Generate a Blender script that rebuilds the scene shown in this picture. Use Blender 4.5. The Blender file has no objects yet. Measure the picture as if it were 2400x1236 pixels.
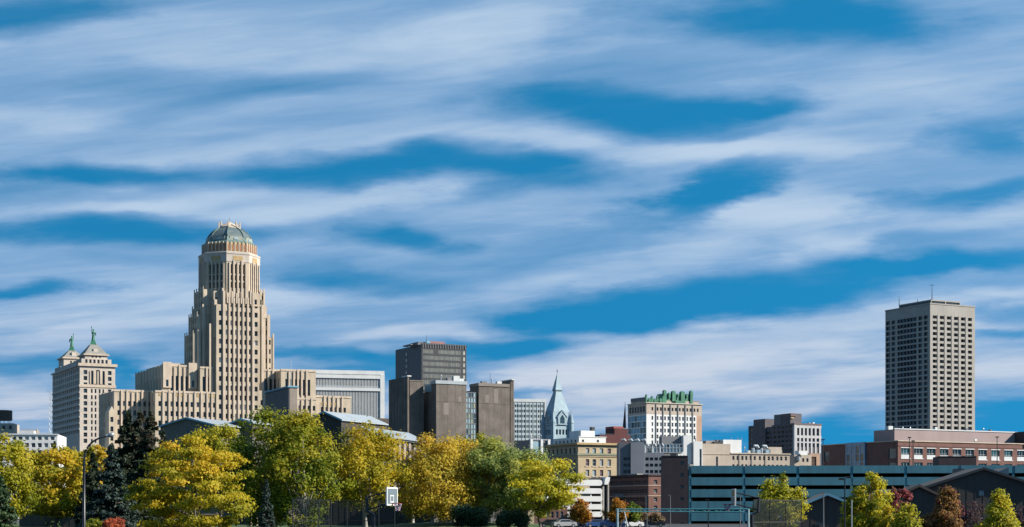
import bpy, math, random
import numpy as np
from mathutils import Matrix, Vector
random.seed(7)
rng = np.random.default_rng(11)
sc = bpy.context.scene
R = math.radians
FP = 3870.0          # focal length in photo pixels (2400 wide)
CAMH = 2.4
HOR = 1205.0
# ------------------------------------------------------------------ camera
cam = bpy.data.cameras.new('camera'); cam_o = bpy.data.objects.new('camera', cam)
sc.collection.objects.link(cam_o)
cam_o.location = (0, 0, CAMH); cam_o.rotation_euler = (R(90), 0, 0)
cam.sensor_width = 36.0; cam.lens = FP / 2400 * 36
cam.shift_y = (HOR - 618) / 2400
cam.clip_start = 0.5; cam.clip_end = 30000
sc.camera = cam_o
# ------------------------------------------------------------------ light
SUN_EL, SUN_AZ = R(31), R(79)      # azimuth measured from "towards the camera" (-Y) round to +X
sd = Vector((math.cos(SUN_EL) * math.sin(SUN_AZ), -math.cos(SUN_EL) * math.cos(SUN_AZ), math.sin(SUN_EL)))
sun = bpy.data.lights.new('sun', 'SUN'); sun.energy = 5.0; sun.angle = R(0.53); sun.color = (1.0, 0.93, 0.82)
sun_o = bpy.data.objects.new('sun', sun); sc.collection.objects.link(sun_o)
sun_o.rotation_euler = (-sd).to_track_quat('-Z', 'Y').to_euler(); sun_o.location = (200, -20, 150)
sc.view_settings.view_transform = 'Standard'; sc.view_settings.look = 'None'
EXPO = 0.85
sc.view_settings.exposure = EXPO; sc.view_settings.gamma = 1.0
sc.view_settings.use_curve_mapping = False
world = bpy.data.worlds.new('World'); sc.world = world; world.use_nodes = True
nt = world.node_tree; nt.nodes.clear()
class NG:
    """tiny helper to write node graphs as expressions"""
    def __init__(s, nt): s.nt = nt
    def node(s, t, **k):
        n = s.nt.nodes.new(t)
        for a, b in k.items(): setattr(n, a, b)
        return n
    def put(s, sock, v):
        if hasattr(v, 'is_linked') or isinstance(v, bpy.types.NodeSocket): s.nt.links.new(v, sock)
        else: sock.default_value = v
    def math(s, op, a, b=None, c=None, clamp=False):
        n = s.node('ShaderNodeMath', operation=op, use_clamp=clamp)
        s.put(n.inputs[0], a)
        if b is not None: s.put(n.inputs[1], b)
        if c is not None: s.put(n.inputs[2], c)
        return n.outputs[0]
    def vmath(s, op, a, b=None):
        n = s.node('ShaderNodeVectorMath', operation=op)
        s.put(n.inputs[0], a)
        if b is not None: s.put(n.inputs[1], b)
        return n.outputs[0]
    def comb(s, x, y, z=0.0):
        n = s.node('ShaderNodeCombineXYZ'); s.put(n.inputs[0], x); s.put(n.inputs[1], y); s.put(n.inputs[2], z); return n.outputs[0]
    def noise(s, vec, scale, detail=3.0, rough=0.5, dist=0.0):
        n = s.node('ShaderNodeTexNoise'); s.put(n.inputs['Vector'], vec)
        n.inputs['Scale'].default_value = scale; n.inputs['Detail'].default_value = detail
        n.inputs['Roughness'].default_value = rough; n.inputs['Distortion'].default_value = dist
        return n
    def maprange(s, v, a, b, c=0.0, d=1.0, kind='LINEAR'):
        n = s.node('ShaderNodeMapRange', interpolation_type=kind); s.put(n.inputs[0], v)
        n.inputs[1].default_value = a; n.inputs[2].default_value = b; n.inputs[3].default_value = c; n.inputs[4].default_value = d
        return n.outputs[0]
    def mix(s, f, a, b, blend='MIX'):
        n = s.node('ShaderNodeMix', data_type='RGBA', blend_type=blend)
        s.put(n.inputs[0], f)
        for i, v in ((6, a), (7, b)):
            if isinstance(v, tuple) and len(v) == 3: v = (*v, 1)
            s.put(n.inputs[i], v)
        return n.outputs[2]
g = NG(nt)
SKY = 0.10
tc = g.node('ShaderNodeTexCoord').outputs['Generated']
sep = g.node('ShaderNodeSeparateXYZ'); g.put(sep.inputs[0], tc)
dx, dy, dz = sep.outputs
ay = g.math('MAXIMUM', g.math('ABSOLUTE', dy), 0.03)
px = g.math('DIVIDE', dx, ay)
pz = g.math('DIVIDE', g.math('MAXIMUM', dz, 0.0), ay)
# cirrus sheet seen in perspective: coordinates on a cloud layer overhead
zc = g.math('ADD', g.math('MAXIMUM', dz, 0.0), 0.055)
lx = g.math('DIVIDE', dx, zc); ly = g.math('DIVIDE', g.math('ABSOLUTE', dy), zc)
lay = g.comb(g.math('MULTIPLY', lx, 0.35), g.math('ADD', ly, g.math('MULTIPLY', lx, 0.12)))
n1 = g.noise(lay, 0.9, 5.0, 0.55, 0.6).outputs[0]
n2 = g.noise(g.vmath('ADD', lay, (7.3, 2.1, 0)), 3.0, 5.0, 0.6, 0.8).outputs[0]
# gentle warp of the big shapes, and fine streaks
wv = g.noise(g.comb(g.math('MULTIPLY', px, 1.0), g.math('MULTIPLY', pz, 2.0)), 5.0, 3.0, 0.5).outputs['Color']
wvs = g.node('ShaderNodeSeparateXYZ'); g.put(wvs.inputs[0], wv); wvx = wvs.outputs[0]
wv2 = g.noise(g.comb(g.math('MULTIPLY', px, 1.0), g.math('MULTIPLY', pz, 3.2)), 17.0, 4.0, 0.6).outputs['Color']
warp = g.vmath('ADD', g.vmath('MULTIPLY', g.vmath('SUBTRACT', wv, (0.5, 0.5, 0.5)), (0.14, 0.05, 0)), g.vmath('MULTIPLY', g.vmath('SUBTRACT', wv2, (0.5, 0.5, 0.5)), (0.10, 0.012, 0)))
P = g.vmath('ADD', g.comb(px, pz), warp)
st = g.noise(g.comb(g.math('MULTIPLY', px, 3.0), g.math('SUBTRACT', g.math('MULTIPLY', pz, 26.0), g.math('MULTIPLY', px, 3.2))), 2.2, 5.0, 0.58, 0.5).outputs[0]
st2 = g.noise(g.comb(g.math('MULTIPLY', g.math('ADD', px, g.math('MULTIPLY', wvx, 0.06)), 6.0), g.math('SUBTRACT', g.math('MULTIPLY', pz, 70.0), g.math('MULTIPLY', px, 11.0))), 1.3, 4.0, 0.55, 0.4).outputs[0]
BLOBS = [  # x, y (photo pixels of the cloud gap or bank), rx, ry, tilt, weight
 (60,15,300,62,3,-.9),(1470,252,420,70,1,-1.15),(1700,240,200,30,4,-.35),(1900,20,460,80,0,-1.15),(270,388,300,40,0,-1.0),
 (920,400,420,50,4,-1.15),(1260,410,240,60,6,-.75),(1640,445,260,62,16,-1.1),(230,548,430,52,1,-1.15),(920,550,230,42,0,-.85),
 (2290,440,300,36,6,-.75),(2390,300,170,80,0,-.7),(1660,700,560,86,8,-1.35),(1400,765,330,48,6,-.75),(2230,612,420,38,3,-1.0),
 (860,672,280,40,0,-.6),(0,705,170,24,5,-.8),(60,852,300,34,2,-.7),(290,888,130,52,0,-1.0),(1190,832,260,20,0,-1.0),
 (800,852,340,20,0,-.8),(900,885,240,28,0,-.8),(1850,985,360,40,3,-1.1),(1950,1040,420,50,0,-1.1),(2360,1000,200,80,0,-1.2),(2370,745,200,30,3,-.7),
 (2360,795,160,16,3,-.6),(1230,925,110,18,0,-.7),(690,640,220,46,0,-.55),(480,190,330,50,-3,-.3),(760,190,240,50,0,-.3),
 (1440,170,420,80,5,-.35),(1760,300,200,20,5,-.3),(560,410,240,40,0,-.35),(100,420,200,50,0,-.35),(350,620,260,30,0,-.25),(2100,560,200,30,6,-.3),
 (1500,560,420,50,6,-.28),(1150,620,300,40,0,-.2),
 (1740,505,330,74,13,.6),(1880,600,120,90,0,.4),(650,100,640,110,0,.3),(1130,50,300,110,0,.35),(480,725,560,70,4,.4),
 (1750,825,760,90,9,.45),(90,275,320,44,0,.3),(1480,340,640,42,0,.35),(1850,340,420,80,6,.2),(2230,520,420,46,5,.3),(330,482,420,28,4,.35),(480,340,420,40,0,.15),(760,480,460,36,7,.4),
 (2050,200,400,90,10,.2),(1000,800,300,22,3,.3),(1500,900,560,60,3,.25),(2330,860,300,60,4,.35),(150,940,300,50,0,.3),(2330,690,200,20,4,.3),
]
acc = None
for (bx, by, rx, ry, tilt, w) in BLOBS:
    mp = g.node('ShaderNodeMapping', vector_type='TEXTURE')
    g.put(mp.inputs[0], P)
    mp.inputs[1].default_value = ((bx - 1200) / FP, (HOR - by) / FP, 0)
    mp.inputs[2].default_value = (0, 0, R(tilt))
    mp.inputs[3].default_value = (rx * 1.22 / FP, ry * 1.16 / FP, 1)
    gr = g.node('ShaderNodeTexGradient', gradient_type='SPHERICAL'); g.put(gr.inputs[0], mp.outputs[0])
    sm = g.maprange(gr.outputs['Fac'], 0.0, 0.85, 0, 1, 'SMOOTHSTEP')
    acc = g.math('MULTIPLY_ADD', sm, w * 0.80, acc if acc is not None else 0.0)
front = g.maprange(dy, 0.02, 0.3)
acc = g.math('MULTIPLY', acc, front)
cov = g.math('ADD', g.math('ADD', g.maprange(dy, 0.0, 0.5, 0.22, 0.56), acc), g.math('MULTIPLY', g.math('SUBTRACT', n1, 0.5), 0.6))  # unseen sky beside and behind the camera gets less cloud, to darken shaded faces
cov = g.math('ADD', cov, g.math('MULTIPLY', g.math('SUBTRACT', n2, 0.5), g.maprange(pz, 0.03, 0.16, 0.65, 0.34)))
cov = g.math('ADD', cov, g.math('MULTIPLY', g.math('SUBTRACT', st, 0.5), g.maprange(pz, 0.02, 0.17, 1.7, 0.6)))
cov = g.math('ADD', cov, g.math('MULTIPLY', g.math('SUBTRACT', st2, 0.5), 0.30))
cov = g.maprange(g.math('MULTIPLY', cov, 1.0), -0.34, 1.18, 0, 1, 'SMOOTHSTEP')
sky = g.node('ShaderNodeTexSky', sky_type='NISHITA', sun_disc=False, sun_elevation=SUN_EL, sun_rotation=math.atan2(sd.x, sd.y), air_density=1.0, dust_density=0.2, ozone_density=2.5)
up = g.vmath('NORMALIZE', g.vmath('ADD', tc, (0, 0, 0.55)))
g.put(sky.inputs[0], up)
K = 1.0 / SKY / (2 ** EXPO)
blue = g.mix(1.0, sky.outputs[0], (0.100, 0.90, 1.04), 'MULTIPLY')
ccol = g.mix(g.maprange(pz, 0.0, 0.14), (0.49 * K, 0.56 * K, 0.705 * K), (0.335 * K, 0.505 * K, 0.76 * K))
ccol = g.mix(g.maprange(cov, 0.6, 1.0), ccol, g.mix(1.0, ccol, (1.52, 1.28, 1.07), 'MULTIPLY'))
col = g.mix(cov, blue, ccol)
bg = g.node('ShaderNodeBackground'); g.put(bg.inputs[0], col); bg.inputs[1].default_value = SKY
wo = g.node('ShaderNodeOutputWorld'); nt.links.new(bg.outputs[0], wo.inputs[0])
world.cycles.sampling_method = 'MANUAL'; world.cycles.sample_map_resolution = 512
sc.cycles.max_bounces = 6; sc.cycles.diffuse_bounces = 3; sc.cycles.transparent_max_bounces = 8
try:
    sc.cycles.use_denoising = True
except Exception: pass

# ------------------------------------------------------------------ materials
MATS = {}
ALB = 0.70
def mat(name, col, rough=0.85, var=0.12, scale=0.25, streak=0.0, bump=0.0, bscale=4.0, metal=0.0, spec=0.5, col2=None, brick=None):
    if name in MATS: return MATS[name]
    m = bpy.data.materials.new(name); m.use_nodes = True; t = m.node_tree; q = NG(t)
    b = t.nodes['Principled BSDF']
    pos = q.node('ShaderNodeNewGeometry').outputs['Position']
    col = tuple(c*ALB for c in col); base = (*col, 1)
    dark = tuple(c * (1 - var * 1.6) for c in col); lite = tuple(min(1, c * (1 + var)) for c in col)
    f = q.noise(pos, scale, 5.0, 0.6).outputs[0]
    f = q.maprange(f, 0.3, 0.7)
    c = q.mix(f, dark, lite)
    if col2 is not None:
        f2 = q.maprange(q.noise(pos, scale * 2.7, 3.0, 0.5).outputs[0], 0.45, 0.62)
        c = q.mix(f2, c, col2)
    if streak:
        s = q.noise(q.vmath('MULTIPLY', pos, (0.9, 0.9, 0.06)), 0.9, 5.0, 0.65).outputs[0]
        s = q.maprange(s, 0.42, 0.7, 0.0, streak)
        c = q.mix(s, c, tuple(x * 0.45 for x in col))
    q.put(b.inputs['Base Color'], c)
    b.inputs['Roughness'].default_value = rough; b.inputs['Metallic'].default_value = metal
    b.inputs['Specular IOR Level'].default_value = spec
    if bump:
        bn = q.node('ShaderNodeBump'); bn.inputs['Strength'].default_value = bump; bn.inputs['Distance'].default_value = 0.1
        q.put(bn.inputs['Height'], q.noise(pos, bscale, 4.0, 0.6).outputs[0]); q.put(b.inputs['Normal'], bn.outputs[0])
    MATS[name] = m; return m
def glassm(name, col, rough=0.12, var=0.5):
    m = mat(name, col, rough, var, 0.12); return m
STONE = mat('limestone', (0.61, 0.505, 0.38), 0.9, 0.14, 0.12, 0.45, 0.3, 2.0)
STONE2 = mat('limestone_trim', (0.66, 0.54, 0.42), 0.9, 0.10, 0.3, 0.25)
STONEP = mat('pale_stone', (0.64, 0.56, 0.48), 0.9, 0.10, 0.2, 0.25)
ORANGE = mat('orange_terracotta', (0.42, 0.20, 0.10), 0.8, 0.15, 1.0)
OCHRE = mat('ochre_tile', (0.52, 0.36, 0.17), 0.8, 0.15, 1.0)
TEALT = mat('green_tile', (0.15, 0.24, 0.22), 0.6, 0.25, 0.6, 0.3)
TEALD = mat('blue_grey_tile', (0.13, 0.18, 0.19), 0.6, 0.2, 0.6, 0.3)
COPPER = mat('green_copper', (0.055, 0.24, 0.14), 0.7, 0.25, 0.5, 0.4)
COPPERB = mat('pale_blue_copper', (0.36, 0.49, 0.56), 0.7, 0.12, 0.3, 0.35)
ROOFG = mat('grey_roof', (0.30, 0.29, 0.26), 0.9, 0.15, 0.3, 0.2)
GREYD = mat('dark_flat_roof', (0.07, 0.07, 0.07), 0.9, 0.2, 0.3)
G_DARK = glassm('dark_glass', (0.014, 0.022, 0.032))
G_MID = glassm('blue_glass', (0.04, 0.075, 0.10))
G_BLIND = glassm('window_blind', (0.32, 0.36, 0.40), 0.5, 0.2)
G_WHITE = glassm('painted_reflection_glass', (0.75, 0.80, 0.85), 0.5, 0.1)  # white window reflections painted in as a pale pane colour
G_BLACK = glassm('black_glass', (0.008, 0.012, 0.020), 0.2)
G_TEAL = glassm('teal_glass', (0.02, 0.09, 0.11), 0.15)
G_PALE = glassm('pale_glass', (0.46, 0.48, 0.42), 0.35, 0.15)
G_SKY = glassm('sky_blue_glass', (0.34, 0.48, 0.54), 0.2, 0.2)
FRAME = mat('window_frame', (0.30, 0.27, 0.23), 0.7)
FRAMEW = mat('white_frame', (0.62, 0.62, 0.60), 0.6)
FRAMED = mat('dark_frame', (0.03, 0.035, 0.04), 0.5)
WHITE = mat('white_concrete', (0.84, 0.84, 0.82), 0.8, 0.06, 0.2, 0.12)
WHITEM = mat('white_metal', (0.66, 0.68, 0.68), 0.6, 0.06, 0.3)
CONC = mat('brown_concrete', (0.205, 0.175, 0.15), 0.95, 0.20, 0.35, 0.5, 0.3, 1.5)
CONCL = mat('pale_concrete_panel', (0.27, 0.235, 0.205), 0.95, 0.08, 0.3, 0.1)
CONCW = mat('cream_concrete', (0.44, 0.41, 0.37), 0.9, 0.07, 0.12, 0.22)
BEIGE = mat('beige_brick', (0.56, 0.47, 0.385), 0.95, 0.08, 0.3, 0.12)
TANB = mat('tan_brick', (0.55, 0.44, 0.29), 0.95, 0.10, 0.3, 0.15)
BRICK = mat('red_brick', (0.21, 0.105, 0.085), 0.95, 0.12, 0.5, 0.15)
BRICKD = mat('dark_brick', (0.085, 0.058, 0.060), 0.95, 0.15, 0.5, 0.15)
PINK = mat('pink_panel', (0.40, 0.30, 0.29), 0.85, 0.05, 0.2, 0.1)
MAROON = mat('maroon_brick', (0.12, 0.035, 0.035), 0.9, 0.12, 0.4)
REDP = mat('red_penthouse', (0.36, 0.10, 0.085), 0.9, 0.12, 0.4)
PEACH = mat('peach_brick', (0.55, 0.36, 0.26), 0.95, 0.1, 0.3)
BLACKC = mat('black_cladding', (0.028, 0.031, 0.038), 0.5, 0.2, 0.3)
GREYC = mat('grey_cladding', (0.20, 0.205, 0.22), 0.85, 0.08, 0.2, 0.12)
GREYL = mat('light_grey_cladding', (0.34, 0.35, 0.38), 0.85, 0.06, 0.2, 0.1)
TEALP = mat('teal_painted_concrete', (0.07, 0.26, 0.335), 0.75, 0.08, 0.25, 0.4)
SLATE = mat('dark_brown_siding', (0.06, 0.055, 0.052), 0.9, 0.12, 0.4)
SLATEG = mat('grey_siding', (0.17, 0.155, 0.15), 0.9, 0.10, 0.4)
TANSID = mat('tan_siding', (0.40, 0.33, 0.28), 0.9, 0.10, 0.5)
ROOFM = mat('pale_metal_roof', (0.42, 0.47, 0.50), 0.5, 0.08, 0.3, 0.1)
ROOFB = mat('brown_shingle_roof', (0.12, 0.095, 0.08), 0.95, 0.2, 1.5)
FASCIA = mat('blue_fascia', (0.16, 0.38, 0.52), 0.6, 0.05)
STEEL = mat('black_steel', (0.006, 0.007, 0.009), 0.4, 0.1)
STEELG = mat('grey_steel', (0.16, 0.17, 0.18), 0.5, 0.1)
GALV = mat('galvanised_steel', (0.42, 0.45, 0.47), 0.45, 0.1, metal=0.4)
TEALS = mat('teal_painted_steel', (0.07, 0.30, 0.36), 0.5, 0.15)
BARK = mat('grey_bark', (0.16, 0.135, 0.11), 0.95, 0.3, 3.0, 0, 0.4, 8)
BARKW = mat('birch_bark', (0.42, 0.40, 0.36), 0.9, 0.3, 3.0)
GRASS = mat('grass', (0.055, 0.105, 0.022), 0.95, 0.3, 0.3, col2=(0.085, 0.12, 0.03, 1))
ASPH = mat('asphalt', (0.05, 0.05, 0.052), 0.9, 0.2, 0.5)
GROUNDM = mat('city_ground', (0.08, 0.08, 0.072), 0.95, 0.25, 0.02)

# ------------------------------------------------------------------ mesh builder
class MB:
    def __init__(s): s.v = []; s.f = []; s.m = []; s.mats = []
    def mi(s, m):
        if m not in s.mats: s.mats.append(m)
        return s.mats.index(m)
    def quad(s, a, b, c, d, m): 
        n = len(s.v); s.v += [a, b, c, d]; s.f.append((n, n+1, n+2, n+3)); s.m.append(s.mi(m))
    def poly(s, pts, m):
        n = len(s.v); s.v += list(pts); s.f.append(tuple(range(n, n+len(pts)))); s.m.append(s.mi(m))
    def box(s, x0, x1, y0, y1, z0, z1, m, bevel=0):
        n = len(s.v)
        s.v += [(x0,y0,z0),(x1,y0,z0),(x1,y1,z0),(x0,y1,z0),(x0,y0,z1),(x1,y0,z1),(x1,y1,z1),(x0,y1,z1)]
        k = s.mi(m)
        for f in ((0,3,2,1),(4,5,6,7),(0,1,5,4),(1,2,6,5),(2,3,7,6),(3,0,4,7)):
            s.f.append(tuple(n+i for i in f)); s.m.append(k)
    def prism(s, poly, axis, lo, hi, m, capm=None):
        """poly [(a,z)] extruded along axis 'x' or 'y' between lo and hi (poly's a is the other axis)"""
        def p(a, z, e): return (e, a, z) if axis == 'x' else (a, e, z)
        A = [p(a, z, lo) for a, z in poly]; B = [p(a, z, hi) for a, z in poly]
        s.poly(A, capm or m); s.poly(B[::-1], capm or m)
        for i in range(len(poly)):
            j = (i+1) % len(poly); s.quad(A[i], A[j], B[j], B[i], m)
    def tube(s, pts, r, m, n=8, cap=True):
        pts = [Vector(p) for p in pts]; rs = r if isinstance(r, (list, tuple)) else [r]*len(pts)
        base = len(s.v); k = s.mi(m)
        for i, p in enumerate(pts):
            t = (pts[min(i+1, len(pts)-1)] - pts[max(i-1, 0)]).normalized()
            a = t.cross(Vector((0, 0, 1)) if abs(t.z) < 0.9 else Vector((1, 0, 0))).normalized(); b = t.cross(a)
            for j in range(n):
                w = 2*math.pi*j/n; s.v.append(tuple(p + (a*math.cos(w) + b*math.sin(w))*rs[i]))
        for i in range(len(pts)-1):
            for j in range(n):
                q = base+i*n; s.f.append((q+j, q+(j+1) % n, q+n+(j+1) % n, q+n+j)); s.m.append(k)
        if cap:
            s.f.append(tuple(base+j for j in range(n))); s.m.append(k)
            e = base+(len(pts)-1)*n; s.f.append(tuple(e+j for j in range(n))); s.m.append(k)
    def rings(s, rings, m, cap=True):
        """rings: list of lists of points, same count"""
        base = len(s.v); n = len(rings[0]); k = s.mi(m)
        for r in rings: s.v += [tuple(p) for p in r]
        for i in range(len(rings)-1):
            for j in range(n):
                q = base+i*n; s.f.append((q+j, q+(j+1) % n, q+n+(j+1) % n, q+n+j)); s.m.append(k)
        if cap: 
            e = base+(len(rings)-1)*n; s.f.append(tuple(e+j for j in range(n))); s.m.append(k)
    def mesh(s, name, smooth=False):
        me = bpy.data.meshes.new(name); me.from_pydata(s.v, [], s.f)
        for m in s.mats: me.materials.append(m)
        me.polygons.foreach_set('material_index', s.m)
        if smooth: me.polygons.foreach_set('use_smooth', [True]*len(s.f))
        me.update(); return me
COL = sc.collection
def link(name, me, parent=None, loc=(0,0,0), rz=0.0, **props):
    o = bpy.data.objects.new(name, me); COL.objects.link(o)
    if parent is not None: o.parent = parent
    o.location = loc; o.rotation_euler = (0, 0, rz)
    for k, v in props.items(): o[k] = v
    return o
def wx(px, D): return (px - 1200) / FP * D
def wz(py, D): return CAMH + (HOR - py) * D / FP

class Bld:
    """a building: an Empty at one corner, local axes u (right and away) and v (left and away) when turned by th degrees"""
    LIM = 290
    def __init__(s, name, label, cat, px, D, th=27, group=None):
        s.th = R(th); s.c = math.cos(s.th); s.s = math.sin(s.th); s.D = D; s.X0 = wx(px, D)
        s.e = link(name, None, None, (s.X0, D, 0), s.th, label=label, category=cat)
        if group: s.e['group'] = group
        s.win = []; s.cache = {}
    def world(s, u, v): return s.X0 + u*s.c - v*s.s, s.D + u*s.s + v*s.c
    def u(s, px, v=0.0):
        xs = (px-1200)/FP; X = s.X0 - v*s.s; Y = s.D + v*s.c
        return (xs*Y - X)/(s.c - xs*s.s)
    def v(s, px, u=0.0):
        xs = (px-1200)/FP; X = s.X0 + u*s.c; Y = s.D + u*s.s
        return (X - xs*Y)/(s.s + xs*s.c)
    def z(s, py, u=0.0, v=0.0): return wz(py, s.world(u, v)[1])
    def part(s, name, mb, **k): return link(name, mb.mesh(name), s.e, **k)
    def box(s, name, m, u0, u1, v0, v1, z0, z1, **k):
        key = (round(u1-u0, 3), round(v1-v0, 3), round(z1-z0, 3), m.name)
        if key not in s.cache:
            mb = MB(); mb.box(0, u1-u0, 0, v1-v0, 0, z1-z0, m); s.cache[key] = mb.mesh(name)
        return link(name, s.cache[key], s.e, (u0, v0, z0), **k)
    def face(s, mb, m, ox, oy, ang, W, z0, z1, cols=(), rows=(), depth=0.4, glass=None, frame=None, skip=None, rm=None, bars=1, wname='window', record=True):
        ca, sa = math.cos(ang), math.sin(ang)
        def T(x, y, z): return (ox + x*ca - y*sa, oy + x*sa + y*ca, z)
        cols = [(max(a, 0.02), min(b, W-0.02)) for a, b in cols if b > 0.05 and a < W-0.05]
        rows = [(max(a, z0+0.02), min(b, z1-0.02)) for a, b in rows if b > z0+0.05 and a < z1-0.05]
        def trim(L):
            L = sorted(L); o = []
            for a, b in L:
                if o and a < o[-1][1]+.05: a = o[-1][1]+.05
                if b-a > .08: o.append((a, b))
            return o
        cols, rows_ = trim(cols), trim(rows)
        rows = rows_[::-1] if rows and len(rows) > 1 and rows[0][0] > rows[-1][0] else rows_
        xs = sorted({0.0, W, *[q for c in cols for q in c]}); zs = sorted({z0, z1, *[q for c in rows for q in c]})
        cs = {c[0]: c for c in cols}; rs = {r[0]: r for r in rows}
        rm = rm or m
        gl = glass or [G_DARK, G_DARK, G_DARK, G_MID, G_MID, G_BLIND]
        for i in range(len(xs)-1):
            for j in range(len(zs)-1):
                a, b, c, d = xs[i], xs[i+1], zs[j], zs[j+1]
                if a in cs and c in rs and abs(cs[a][1]-b) < 1e-6 and abs(rs[c][1]-d) < 1e-6 and not (skip and skip(cols.index(cs[a]), rows.index(rs[c]))):
                    e = depth
                    mb.quad(T(a,0,c), T(a,e,c), T(a,e,d), T(a,0,d), rm); mb.quad(T(b,0,c), T(b,0,d), T(b,e,d), T(b,e,c), rm)
                    mb.quad(T(a,0,c), T(b,0,c), T(b,e,c), T(a,e,c), rm); mb.quad(T(a,0,d), T(a,e,d), T(b,e,d), T(b,0,d), rm)
                    x, y, z = T(a, e, c)
                    s.win.append((b-a, d-c, x, y, z, ang, random.choice(gl), frame or FRAME, bars, wname))
                else:
                    mb.quad(T(a,0,c), T(b,0,c), T(b,0,d), T(a,0,d), m)
    def block(s, m, u0, u1, v0, v1, z0, z1, Rf=None, Lf=None, name='wall', topm=None, **k):
        mb = MB()
        s.face(mb, m, u0, v0, 0.0, u1-u0, z0, z1, **(Rf or {}))
        s.face(mb, m, u0, v1, -math.pi/2, v1-v0, z0, z1, **(Lf or {}))
        mb.quad((u1,v0,z0),(u1,v1,z0),(u1,v1,z1),(u1,v0,z1), m); mb.quad((u1,v1,z0),(u0,v1,z0),(u0,v1,z1),(u1,v1,z1), m)
        mb.quad((u0,v0,z1),(u1,v0,z1),(u1,v1,z1),(u0,v1,z1), topm or m)
        return s.part(name, mb, **k)
    def winmesh(s, w, h, gm, fm, bars):
        key = ('w', round(w, 2), round(h, 2), gm.name, fm.name, bars)
        if key in s.cache: return s.cache[key]
        mb = MB(); s.winbuild(mb, w, h, gm, fm, bars, lambda x, y, z: (x, y, z)); me = mb.mesh('window'); s.cache[key] = me; return me
    @staticmethod
    def winbuild(mb, w, h, gm, fm, bars, T):
        t = min(0.09, 0.12*w)
        def bx(x0, x1, y0, y1, z0, z1, m):
            mb.quad(T(x0,y0,z0), T(x1,y0,z0), T(x1,y0,z1), T(x0,y0,z1), m)
            mb.quad(T(x0,y0,z0), T(x0,y0,z1), T(x0,y1,z1), T(x0,y1,z0), m); mb.quad(T(x1,y0,z0), T(x1,y1,z0), T(x1,y1,z1), T(x1,y0,z1), m)
            mb.quad(T(x0,y0,z0), T(x0,y1,z0), T(x1,y1,z0), T(x1,y0,z0), m)
        mb.quad(T(0,0,0), T(w,0,0), T(w,0,h), T(0,0,h), gm)
        bx(0, t, -0.07, 0, 0, h, fm); bx(w-t, w, -0.07, 0, 0, h, fm); bx(t, w-t, -0.06, 0, 0, t, fm); bx(t, w-t, -0.06, 0, h-t, h, fm)
        if bars: bx(t, w-t, -0.05, 0, h*0.5-t*.4, h*0.5+t*.4, fm)
        for i in range(1, bars): x = w*i/bars; bx(x-t*.4, x+t*.4, -0.04, 0, t, h-t, fm)
    def finish(s, minpx=5.0):
        """each window becomes a part; those too small or past the limit are joined into one"""
        def size(w):
            Y = s.world(w[2], w[3])[1]; fc = abs(math.cos(w[5] + s.th)); return w[0]*fc*FP/Y, w[1]*FP/Y
        ws = sorted(s.win, key=lambda w: -size(w)[0]*size(w)[1]); n = 0; rest = MB()
        for w in ws:
            a, b = size(w)
            if n < s.LIM and max(a, b) >= minpx and min(a, b) > 2.0:
                link(w[9], s.winmesh(w[0], w[1], w[6], w[7], w[8]), s.e, (w[2], w[3], w[4]), w[5]); n += 1
            else:
                ca, sa = math.cos(w[5]), math.sin(w[5])
                s.winbuild(rest, w[0], w[1], w[6], w[7], w[8], lambda x, y, z: (w[2]+x*ca-y*sa, w[3]+x*sa+y*ca, w[4]+z))
        if rest.v: s.part('window_grid', rest, kind='stuff')
        return s
def clutter(b, u0, u1, v0, v1, z, n, seed=3):
    r_ = random.Random(seed)
    for i in range(n):
        x = u0+(u1-u0)*(i+.2+.6*r_.random())/n; y = v0+(v1-v0)*r_.random(); w, h = .7+1.4*r_.random(), .6+1.1*r_.random()
        if r_.random() < .3:
            mb = MB(); mb.tube([(x, y, z), (x, y, z+h+.6)], .16, GALV, 7); mb.tube([(x, y, z+h+.55), (x, y, z+h+.9)], [.3, .12], GALV, 7); b.part('vent_pipe', mb)
        else: b.box('roof_unit', r_.choice([WHITEM, GREYL, GREYC, STEELG]), x, x+w, y, y+1.2, z, z+h)
def cc(centers, w): return [(c-w/2, c+w/2) for c in centers]
def even(n, a, b, w): 
    p = (b-a)/n; return [(a+p*(i+.5)-w/2, a+p*(i+.5)+w/2) for i in range(n)]
# ================================================================== ground
def ground():
    mb = MB(); N = 24
    mb.quad((-16000,-2000,0),(16000,-2000,0),(16000,16000,0),(-16000,16000,0), GROUNDM)
    link('ground', mb.mesh('ground'), kind='structure')
    mb = MB(); mb.quad((-140,60,.004),(12,60,.004),(12,420,.004),(-140,420,.004), GRASS)
    link('lawn', mb.mesh('lawn'), kind='structure')
    mb = MB(); nx, ny = 28, 10                       # low grassy rise under the birches
    for j in range(ny+1):
        for i in range(nx+1):
            x = -26+34*i/nx; y = 296+34*j/ny
            h = 0.9*math.sin(math.pi*i/nx)**.6*math.sin(math.pi*j/ny)**.7 + 0.05*math.sin(i*1.7+j)
            mb.v.append((x, y, max(0.008, h)))
    for j in range(ny):
        for i in range(nx):
            q = j*(nx+1)+i; mb.f.append((q,q+1,q+nx+2,q+nx+1)); mb.m.append(mb.mi(GRASS))
    link('grass_mound', mb.mesh('grass_mound', True), kind='structure')
    mb = MB(); mb.quad((9,150,.008),(150,150,.008),(150,395,.008),(9,395,.008), ASPH)
    link('parking_lot', mb.mesh('parking_lot'), kind='structure')
    mb = MB(); mb.quad((-40,70,.008),(40,70,.008),(40,138,.008),(-40,138,.008), ASPH)
    link('basketball_court', mb.mesh('basketball_court'), kind='structure')
ground()

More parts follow.
